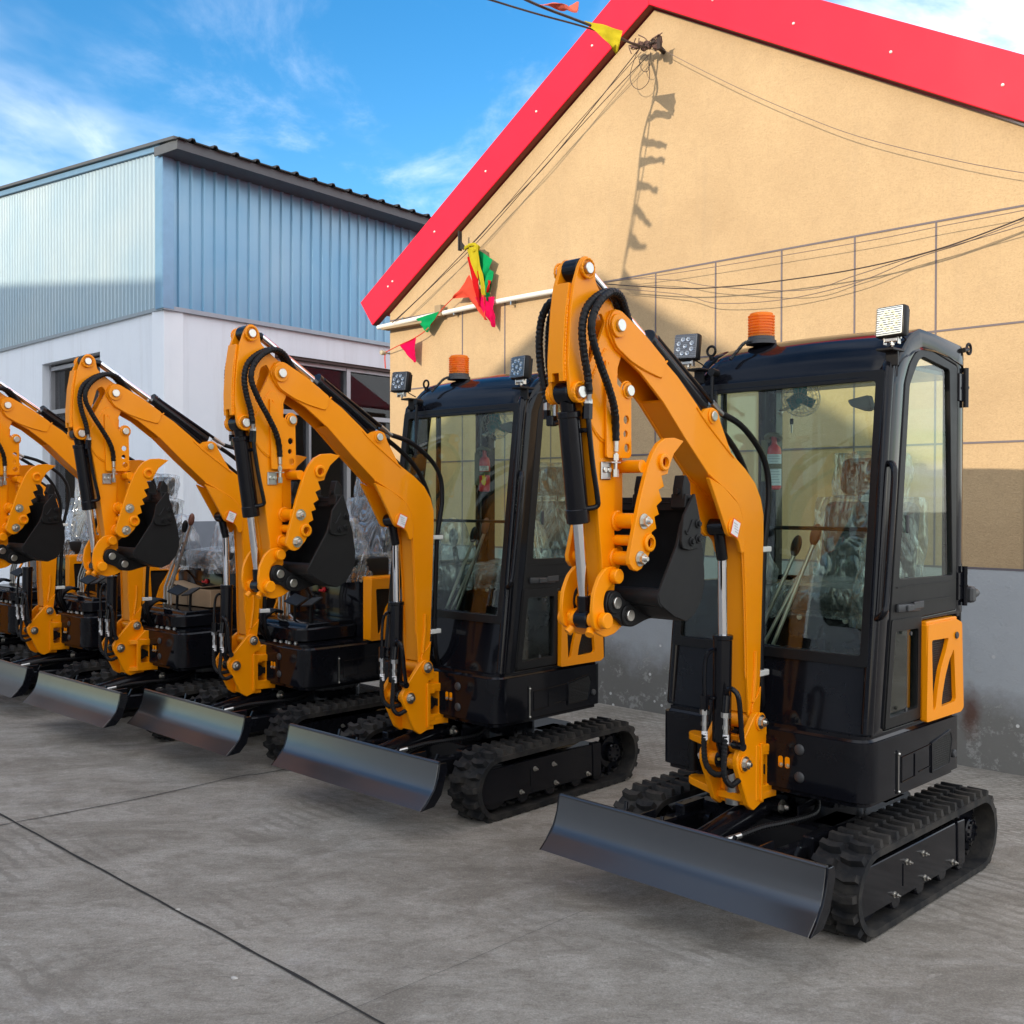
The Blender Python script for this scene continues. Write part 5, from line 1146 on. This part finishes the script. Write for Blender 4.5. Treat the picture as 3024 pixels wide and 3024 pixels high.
for k in range(9):
    t0 = (.13+.072*k) if k < 2 else .50+.078*(k-2); p = on_string(t0); q = on_string(min(1, t0+.038))
    tip = (p+q)/2 + Vector((.22+random.uniform(-.05, .05), random.uniform(-.08, .08), -.12+random.uniform(-.07, .08)))
    if k == 0: p, q, tip = Vector((-1.10, -.91, 4.89)), Vector((-.90, -.74, 4.815)), Vector((-.92, -.77, 4.655))
    if k == 1: p, q, tip = Vector((-1.10, -1.387, 4.835)), Vector((-1.05, -1.17, 4.85)), Vector((-.875, -1.23, 4.795))
    lab = ('yellow pennant on the long string crossing the red roof edge' if k == 0 else 'frayed pink pennant on the long string against the sky' if k == 1 else '%s pennant number %d out on the long bunting string, beyond the top picture edge' % (cols[k], k+1))
    if k > 1: lab = '%s pennant far out on the long bunting string, %s from the wall' % (cols[k], ['third', 'fourth', 'fifth', 'sixth', 'seventh', 'eighth', 'ninth', 'tenth', 'eleventh', 'twelfth'][k-2])
    pennant([p, q, tip], cols[k], lab, .022, 20+k, 'pennants on the long bunting string')

# ------------------------------------------------------------------ white and blue workshop on the left
C0 = Vector((-4.0, 12.0)); DR = Vector((math.sin(R(38)), math.cos(R(38)))); DL = Vector((-math.sin(R(45.9)), math.cos(R(45.9))))
NRr = Vector((DR.y, -DR.x)); NLl = Vector((-DL.y, DL.x))     # outward normals
hb = link('warehouse', None); hb.location = (C0.x, C0.y, 0); tag(hb, 'white plastered warehouse with pale blue metal upper walls and corrugated roof', 'building')
def fr_(s, off, w, side):
    d, n = (DR, NRr) if side == 'r' else (DL, NLl); return Vector((d.x*s+n.x*off, d.y*s+n.y*off, w))
def wallpoly(poly, side, o0, o1, mat, name, holes=(), bev=0):
    m = bmesh.new(); es = []
    for lp in [poly]+list(holes):
        vs = [m.verts.new(fr_(p[0], o0, p[1], side)) for p in lp]; es += [m.edges.new((vs[i], vs[(i+1) % len(vs)])) for i in range(len(vs))]
    bmesh.ops.triangle_fill(m, use_beauty=True, use_dissolve=False, edges=es)
    r = bmesh.ops.extrude_face_region(m, geom=m.faces[:]); n = NRr if side == 'r' else NLl
    bmesh.ops.translate(m, vec=(n.x*(o1-o0), n.y*(o1-o0), 0), verts=[v for v in r['geom'] if isinstance(v, bmesh.types.BMVert)])
    g = G(); g._merge(m); return link(name, g.mesh(name, mat), hb)
SR, SL_ = 10, 13
rwin = [(1.60, 1.36), (4.15, 1.36), (4.15, 3.47), (1.60, 3.47)]; lwin = [(1.66, 1.42), (3.46, 1.42), (3.46, 3.47), (1.66, 3.47)]
wallpoly([(-.0, 0), (SR, 0), (SR, 3.79), (0, 3.79)], 'r', -.24, 0, PLA, 'plaster_wall', [rwin])
wallpoly([(.0, 0), (SL_, 0), (SL_, 3.79), (0, 3.79)], 'l', -.24, 0, PLA, 'plaster_wall', [lwin])
wallpoly([(-.0, 0), (SR, 0), (SR, 1.35), (0, 1.35)], 'r', .001, .004, GREYW, 'grey_plinth')
for side, S_, wn in (('r', SR, rwin), ('l', SL_, lwin)):
    f0 = wallpoly([(wn[0][0], wn[0][1]), (wn[1][0], wn[1][1]), (wn[2][0], wn[2][1]), (wn[3][0], wn[3][1])], side, -.16, -.155, GLD, 'window')
    x0, x1, z0, z1 = wn[0][0], wn[1][0], wn[0][1], wn[2][1]
    g = G()
    def bar(a0, a1, b0, b1, o0=-.19, o1=-.10):
        ps = [fr_(a0, o0, b0, side), fr_(a1, o0, b0, side), fr_(a1, o1, b0, side), fr_(a0, o1, b0, side)]
        m = bmesh.new(); lo_ = [m.verts.new(p) for p in ps]; hi = [m.verts.new(p+Vector((0, 0, b1-b0))) for p in ps]
        m.faces.new(lo_); m.faces.new(hi)
        for i in range(4): m.faces.new((lo_[i], lo_[(i+1) % 4], hi[(i+1) % 4], hi[i]))
        g._merge(m)
    zt = 2.72 if side == 'r' else 2.78
    bar(x0, x1, z0, z0+.05); bar(x0, x1, z1-.09, z1-.04); bar(x0, x0+.05, z0, z1); bar(x1-.05, x1, z0, z1); bar(x0, x1, zt, zt+.06, -.185, -.095)
    xm = (2.92 if side == 'r' else 2.55); bar(xm, xm+.07, z0, z1, -.18, -.09)
    if side == 'r': bar(2.25, 2.29, z0, zt, -.18, -.10)
    fo = link('window_frame', g.mesh('window_frame', FRAMEM), f0)
    if side == 'r':
        g = G(); bar(x0-.0, x1, z1-.04, z1, -.2, -.02); link('lintel', g.mesh('lintel', BROWNF), f0)
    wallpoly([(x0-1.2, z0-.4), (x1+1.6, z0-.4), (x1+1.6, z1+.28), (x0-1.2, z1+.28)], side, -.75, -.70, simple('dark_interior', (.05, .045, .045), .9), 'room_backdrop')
# ribbed sheets
def sheet(side, S_, topf, pitch, depth, off):
    g = G(); x = .06; P = []
    while x < S_:
        P += [(x, off), (x+pitch*.62, off), (x+pitch*.70, off+depth), (x+pitch*.86, off+depth), (x+pitch*.94, off)]; x += pitch
    m = bmesh.new(); prev = None
    for (s, o_) in P:
        a = m.verts.new(fr_(s, o_, 3.80, side)); b = m.verts.new(fr_(s, o_, topf(s), side))
        if prev: m.faces.new((prev[0], a, b, prev[1]))
        prev = (a, b)
    nn = NRr if side == 'r' else NLl
    for f in m.faces: 
        f.normal_update()
        if f.normal.dot(Vector((nn.x, nn.y, 0))) < 0: f.normal_flip()
    me = bpy.data.meshes.new('metal_cladding'); m.to_mesh(me); m.free(); me.materials.append(SHT if side == 'r' else SHT2)
    link('metal_cladding', me, hb)
sheet('r', SR, lambda s: 5.56, .168, .026, .012); sheet('l', SL_, lambda s: 5.60+.088*s, .098, .010, .012)
wallpoly([(0, 3.80), (SR, 3.80), (SR, 5.60), (0, 5.60)], 'r', -.1, .008, SHT, 'backing_sheet')
wallpoly([(0, 3.80), (SL_, 3.80), (SL_, 5.62+.088*SL_), (0, 5.62)], 'l', -.1, .008, SHT2, 'backing_sheet')
g = G()
def fbox(side, s0, s1, w0, w1, o0, o1, slope=0):
    m = bmesh.new(); L_ = []
    for s, dz in ((s0, slope*s0), (s1, slope*s1)):
        L_.append([m.verts.new(fr_(s, o, w+dz, side)) for o, w in ((o0, w0), (o1, w0), (o1, w1), (o0, w1))])
    m.faces.new(L_[0]); m.faces.new(L_[1])
    for i in range(4): m.faces.new((L_[0][i], L_[0][(i+1) % 4], L_[1][(i+1) % 4], L_[1][i]))
    g._merge(m)
fbox('r', -.03, SR, 3.785, 3.835, .0, .045); g.cut(); fbox('l', -.03, SL_, 3.785, 3.825, .0, .03)
lk('drip_flashing', g, simple('grey_flashing', (.33, .38, .42), .4, .4), hb)
g = G(); fbox('r', -.045, .10, 3.80, 5.56, .0, .05); fbox('l', -.045, .12, 3.80, 5.60, .0, .045); g.cut(); fbox('l', 0, SL_, 5.60, 5.665, .0, .05, .094)
lk('corner_trim', g, TRIMB, hb)
g = G(); fbox('r', -.09, SR, 5.545, 5.63, .36, .40); fbox('r', -.09, SR, 5.525, 5.545, .0, .40); fbox('r', -.092, -.075, 5.527, 5.628, -.05, .398)
link('eave_fascia', g.mesh('eave_fascia', DTRIM), hb)
g = G(); fbox('l', -.40, SL_, 5.665, 5.70, -.05, .09, .098)
link('verge_trim', g.mesh('verge_trim', DTRIM), hb)
# corrugated roof running up along the left facade
def roofp(x, y):
    s = -.34+(SR+.3)*x; l = -.45+(SL_+.4)*y
    return s, l
m = bmesh.new(); pv = None; s = -.11
RP = []
while s < SR:
    RP += [(s, 0), (s+.15, 0), (s+.17, .032), (s+.205, .032), (s+.225, 0)]; s += .30
for (s, h) in RP:
    q0 = DR*s - DL*.0 + NRr*.46; q1 = DR*s + DL*(SL_)
    a = m.verts.new((q0.x, q0.y, 5.640+h)); b = m.verts.new((q1.x, q1.y, 5.655+.098*SL_+h))
    if pv: m.faces.new((pv[0], a, b, pv[1]))
    pv = (a, b)
r_ = bmesh.ops.extrude_face_region(m, geom=m.faces[:]); bmesh.ops.translate(m, vec=(0, 0, -.012), verts=[v for v in r_['geom'] if isinstance(v, bmesh.types.BMVert)])
g = G(); g._merge(m); link('corrugated_roof', g.mesh('corrugated_roof', ROOF), hb)

# ------------------------------------------------------------------ ground
g = G(); g.bb((-150, -150, -.4), (150, 250, 0)); gr = struct(link('ground', g.mesh('ground', GRD)))
def joint(pts, w):
    g = G(); P = catmull([(p[0], p[1], 0) for p in pts], 10)
    m = bmesh.new(); pr = None
    for i, p in enumerate(P):
        d = (P[min(i+1, len(P)-1)]-P[max(i-1, 0)]).normalized(); n = Vector((-d.y, d.x, 0)); ww = w*(.7+.7*abs(noise.noise(p*5)))
        off = n*.006*noise.noise(p*3.3)
        a = m.verts.new(p+off+n*ww+Vector((0, 0, .004))); b = m.verts.new(p+off-n*ww+Vector((0, 0, .004)))
        if pr: m.faces.new((pr[0], pr[1], b, a))
        pr = (a, b)
    g._merge(m); o = struct(link('ground_joint', g.mesh('ground_joint', CRACK))); return o
joint([(-2.599+k*.25-2.0, 5.282-.957*(k*.25-2.0)) for k in range(21)], .0058)
joint([(-3.4, 4.25), (-2.511, 5.102), (-2.362, 5.23), (-2.031, 5.529), (-1.849, 5.718), (-1.564, 6.029), (-1.319, 6.20), (-.2, 7.35), (.4, 8.0)], .0050)
joint([(-.60, 3.17), (-.459, 3.297), (-.1, 3.66), (.28, 4.044)], .0008)
random.seed(3)
for k in range(3):
    px_, py_ = random.uniform(-1.6, 1.0), random.uniform(3.0, 5.0)
    if k == 0: px_, py_ = -1.30, 4.052
    g = G(); g.ball((0, 0, .003), .006+.004*random.random(), (1.4, 1, .5), 8, 6, .3, 3, None, k); o = link('pebble', g.mesh('pebble', simple('pale_stone', (.45, .43, .40), .8)))
    o.location = (px_, py_, 0); o.rotation_euler = (0, 0, random.uniform(0, 6)); tag(o, 'pale stone chip on the concrete yard', 'stone', 'stone chips on the concrete')

# ------------------------------------------------------------------ sun, sky, neighbouring buildings that shade the yard, added block for reflections
DEL, TE = math.atan(-.10), .265
Wu = Vector((math.cos(R(-43.5)), math.sin(R(-43.5)), 0)); Wv = Vector((-Wu.y, Wu.x, 0))
trav = (Wv + Wu*math.tan(DEL)); trav.z = -TE; trav.normalize()
tosun = -trav; EL = math.asin(tosun.z); AZ = math.atan2(tosun.x, tosun.y)
def wallpt(u, w): return Vector((1.9129, 7.0790, 0)) + Wu*u + Vector((0, 0, w))
pk = wallpt(-1.72, 3.40) + tosun*14.0
nb = link('neighbour_gable_house', None); nb.location = (pk.x, pk.y, 0); nb.rotation_euler = (0, 0, R(-43.5)); tag(nb, 'pale gabled building outside the left picture edge whose shadow falls on the ochre wall', 'building')
Hp = pk.z; hw = 5.6; ev = Hp-.60*hw
g = G(); g.prism([(-hw, 0), (hw, 0), (hw, ev-.12), (0, Hp-.12), (-hw, ev-.12)], -9, 0, axis='v'); link('wall', g.mesh('wall', PLA), nb)
g = G(); g.prism([(-hw-.1, ev-.16), (0, Hp-.11), (hw+.1, ev-.16), (hw+.1, ev-.06), (0, Hp), (-hw-.1, ev-.06)], -9.1, .0, axis='v'); link('roof', g.mesh('roof', ROOF), nb)
g = G()
for k in (-3, 0, 3): g.bb((k-.6, 0.0, .9), (k+.6, .03, 2.3)); g.cut()
lk('window', g, GLD, nb)
a1 = Vector((C0.x+DL.x*-.05, C0.y+DL.y*-.05, 4.12)) + tosun*16; a2 = Vector((C0.x+DL.x*5, C0.y+DL.y*5, 4.78)) + tosun*16
d12 = (a2-a1); a3 = a1 + d12*2.2
nb2 = link('neighbour_shed', None); nb2.location = (a1.x, a1.y, 0); tag(nb2, 'tall shed outside the left picture edge whose shadow falls on the blue metal cladding', 'building')
nn_ = Vector((tosun.x, tosun.y, 0)).normalized()*5
m = bmesh.new(); vb = []
for p, q in ((a1, 0), (a3, 0), (a3, 1), (a1, 1)):
    b = Vector((p.x-a1.x, p.y-a1.y, 0))+(nn_ if q else Vector((0, 0, 0))); vb.append((m.verts.new(b), m.verts.new((b.x, b.y, p.z-(1.6 if q else 0)))))
for i in range(4): m.faces.new((vb[i][0], vb[(i+1) % 4][0], vb[(i+1) % 4][1], vb[i][1]))
m.faces.new([v[1] for v in vb]); g = G(); g._merge(m); link('wall', g.mesh('wall', PLA), nb2)

refl_blk = link('blade_reflection_block', None); refl_blk.location = (-23, 21, 0); refl_blk.rotation_euler = (0, 0, math.atan2(9, 14.5)); tag(refl_blk, 'added grey block beyond the left picture edge to darken blade reflections', 'building')  # unseen block, added only to darken what the far blades reflect
g = G(); g.bb((-8.5, 0, 0), (8.5, 6, 15)); link('wall', g.mesh('wall', GREYW), refl_blk)
for r_i in range(4):
    for c_i in range(5):
        g = G(); g.bb((-7.5+3.2*c_i, -.03, 1.5+3.3*r_i), (-5.7+3.2*c_i, 0, 3.2+3.3*r_i)); link('window', g.mesh('window', INK), refl_blk)  # windows of the added reflection block
sun = bpy.data.lights.new('Sun', 'SUN'); sun.energy = 2.0; sun.angle = R(.5); sun.color = (1, .86, .66)
so = bpy.data.objects.new('Sun', sun); COL.objects.link(so); so.rotation_euler = trav.to_track_quat('-Z', 'Y').to_euler()

W = bpy.data.worlds.new('World'); SC.world = W; W.use_nodes = True; nt = W.node_tree; nt.nodes.clear()
N_ = lambda ty, **kw: [setattr(x, k, v) for x in [nt.nodes.new(ty)] for k, v in kw.items()] and x if False else nt.nodes.new(ty)
sky = nt.nodes.new('ShaderNodeTexSky'); sky.sky_type = 'NISHITA'; sky.sun_disc = False; sky.sun_elevation = EL; sky.sun_rotation = AZ; sky.air_density = 1.0; sky.dust_density = .6; sky.ozone_density = 2.2
hs = nt.nodes.new('ShaderNodeHueSaturation'); hs.inputs['Saturation'].default_value = 1.38; hs.inputs['Value'].default_value = .80; nt.links.new(sky.outputs[0], hs.inputs['Color'])
tc = nt.nodes.new('ShaderNodeTexCoord'); sp = nt.nodes.new('ShaderNodeSeparateXYZ'); nt.links.new(tc.outputs['Generated'], sp.inputs[0])
# project the direction on a cloud deck
def mth(op, a, b=None):
    x = nt.nodes.new('ShaderNodeMath'); x.operation = op
    for i, v in enumerate((a, b)):
        if v is None: continue
        if isinstance(v, bpy.types.NodeSocket): nt.links.new(v, x.inputs[i])
        else: x.inputs[i].default_value = v
    return x.outputs[0]
den = mth('ADD', mth('MAXIMUM', sp.outputs[2], 0), .18)
cb = nt.nodes.new('ShaderNodeCombineXYZ'); nt.links.new(mth('DIVIDE', sp.outputs[0], den), cb.inputs[0]); nt.links.new(mth('DIVIDE', sp.outputs[1], den), cb.inputs[1]); cb.inputs[2].default_value = 4.6
def nz(scale, detail, rough, dist=0, sc=(1, 1, 1), off=(0, 0, 0)):
    mp = nt.nodes.new('ShaderNodeMapping'); mp.inputs['Scale'].default_value = sc; mp.inputs['Location'].default_value = off; nt.links.new(cb.outputs[0], mp.inputs['Vector'])
    x = nt.nodes.new('ShaderNodeTexNoise'); x.inputs['Scale'].default_value = scale; x.inputs['Detail'].default_value = detail; x.inputs['Roughness'].default_value = rough; x.inputs['Distortion'].default_value = dist
    nt.links.new(mp.outputs[0], x.inputs['Vector']); return x.outputs['Fac']
def rmp(f, p0, p1):
    x = nt.nodes.new('ShaderNodeMapRange'); x.interpolation_type = 'SMOOTHSTEP'; x.inputs[1].default_value = p0; x.inputs[2].default_value = p1; nt.links.new(f, x.inputs[0]); return x.outputs[0]
big = rmp(nz(.9, 6, .55, .3, off=(4.3, 2.2, 0)), .50, .72); wisp = mth('MULTIPLY', mth('MULTIPLY', rmp(nz(3.4, 9, .62, .35, (1, .7, 1)), .44, .80), rmp(nz(.8, 4, .5, .2, (1, 1, 1), (3, 1, 0)), .38, .66)), .42)
rightward = rmp(sp.outputs[0], .02, .42)
behind = mth('MULTIPLY', rmp(mth('MULTIPLY', sp.outputs[1], -1), -.15, .45), rmp(nz(1.1, 6, .55, .2), .25, .55))  # extra unseen cloud behind the camera, added for white fill light
cl = mth('MINIMUM', mth('ADD', mth('ADD', mth('ADD', mth('MULTIPLY', big, .40), wisp), mth('MULTIPLY', behind, .8)), mth('MULTIPLY', rightward, mth('MULTIPLY', rmp(nz(1.6, 7, .6, .4), .30, .62), .9))), .95)
if False: cl = mth('MINIMUM', mth('ADD', mth('ADD', mth('MULTIPLY', big, .55), wisp), mth('MULTIPLY', rightward, mth('MULTIPLY', rmp(nz(1.6, 7, .6, .4), .30, .62), .9))), .95)
mx = nt.nodes.new('ShaderNodeMix'); mx.data_type = 'RGBA'; nt.links.new(cl, mx.inputs[0]); nt.links.new(hs.outputs[0], mx.inputs[6]); mx.inputs[7].default_value = (6.0, 6.05, 6.2, 1)
bg = nt.nodes.new('ShaderNodeBackground'); bg.inputs['Strength'].default_value = .15; nt.links.new(mx.outputs[2], bg.inputs['Color'])
wo = nt.nodes.new('ShaderNodeOutputWorld'); nt.links.new(bg.outputs[0], wo.inputs['Surface'])

# ------------------------------------------------------------------ camera and render settings
cam = bpy.data.cameras.new('Camera'); cam.sensor_width = 36; cam.lens = 36*3079.755/3024; cam.clip_end = 600; cam.clip_start = .05
co = bpy.data.objects.new('Camera', cam); COL.objects.link(co); SC.camera = co
p_, r0 = R(-.62188766), R(.08469376)
X0 = Vector((1, 0, 0)); Fw = Vector((0, math.cos(p_), math.sin(p_))); U0 = Vector((0, -math.sin(p_), math.cos(p_)))
Xc = X0*math.cos(r0)+U0*math.sin(r0); Yc = -X0*math.sin(r0)+U0*math.cos(r0)
co.matrix_world = Matrix(((Xc.x, Yc.x, -Fw.x, 0), (Xc.y, Yc.y, -Fw.y, 0), (Xc.z, Yc.z, -Fw.z, 1.6), (0, 0, 0, 1)))
SC.view_settings.view_transform = 'Standard'; SC.view_settings.look = 'None'; SC.view_settings.exposure = 1.15; SC.view_settings.gamma = 1
SC.cycles.max_bounces = 8; SC.cycles.transparent_max_bounces = 24; SC.cycles.use_denoising = True; SC.cycles.caustics_reflective = False; SC.cycles.caustics_refractive = False
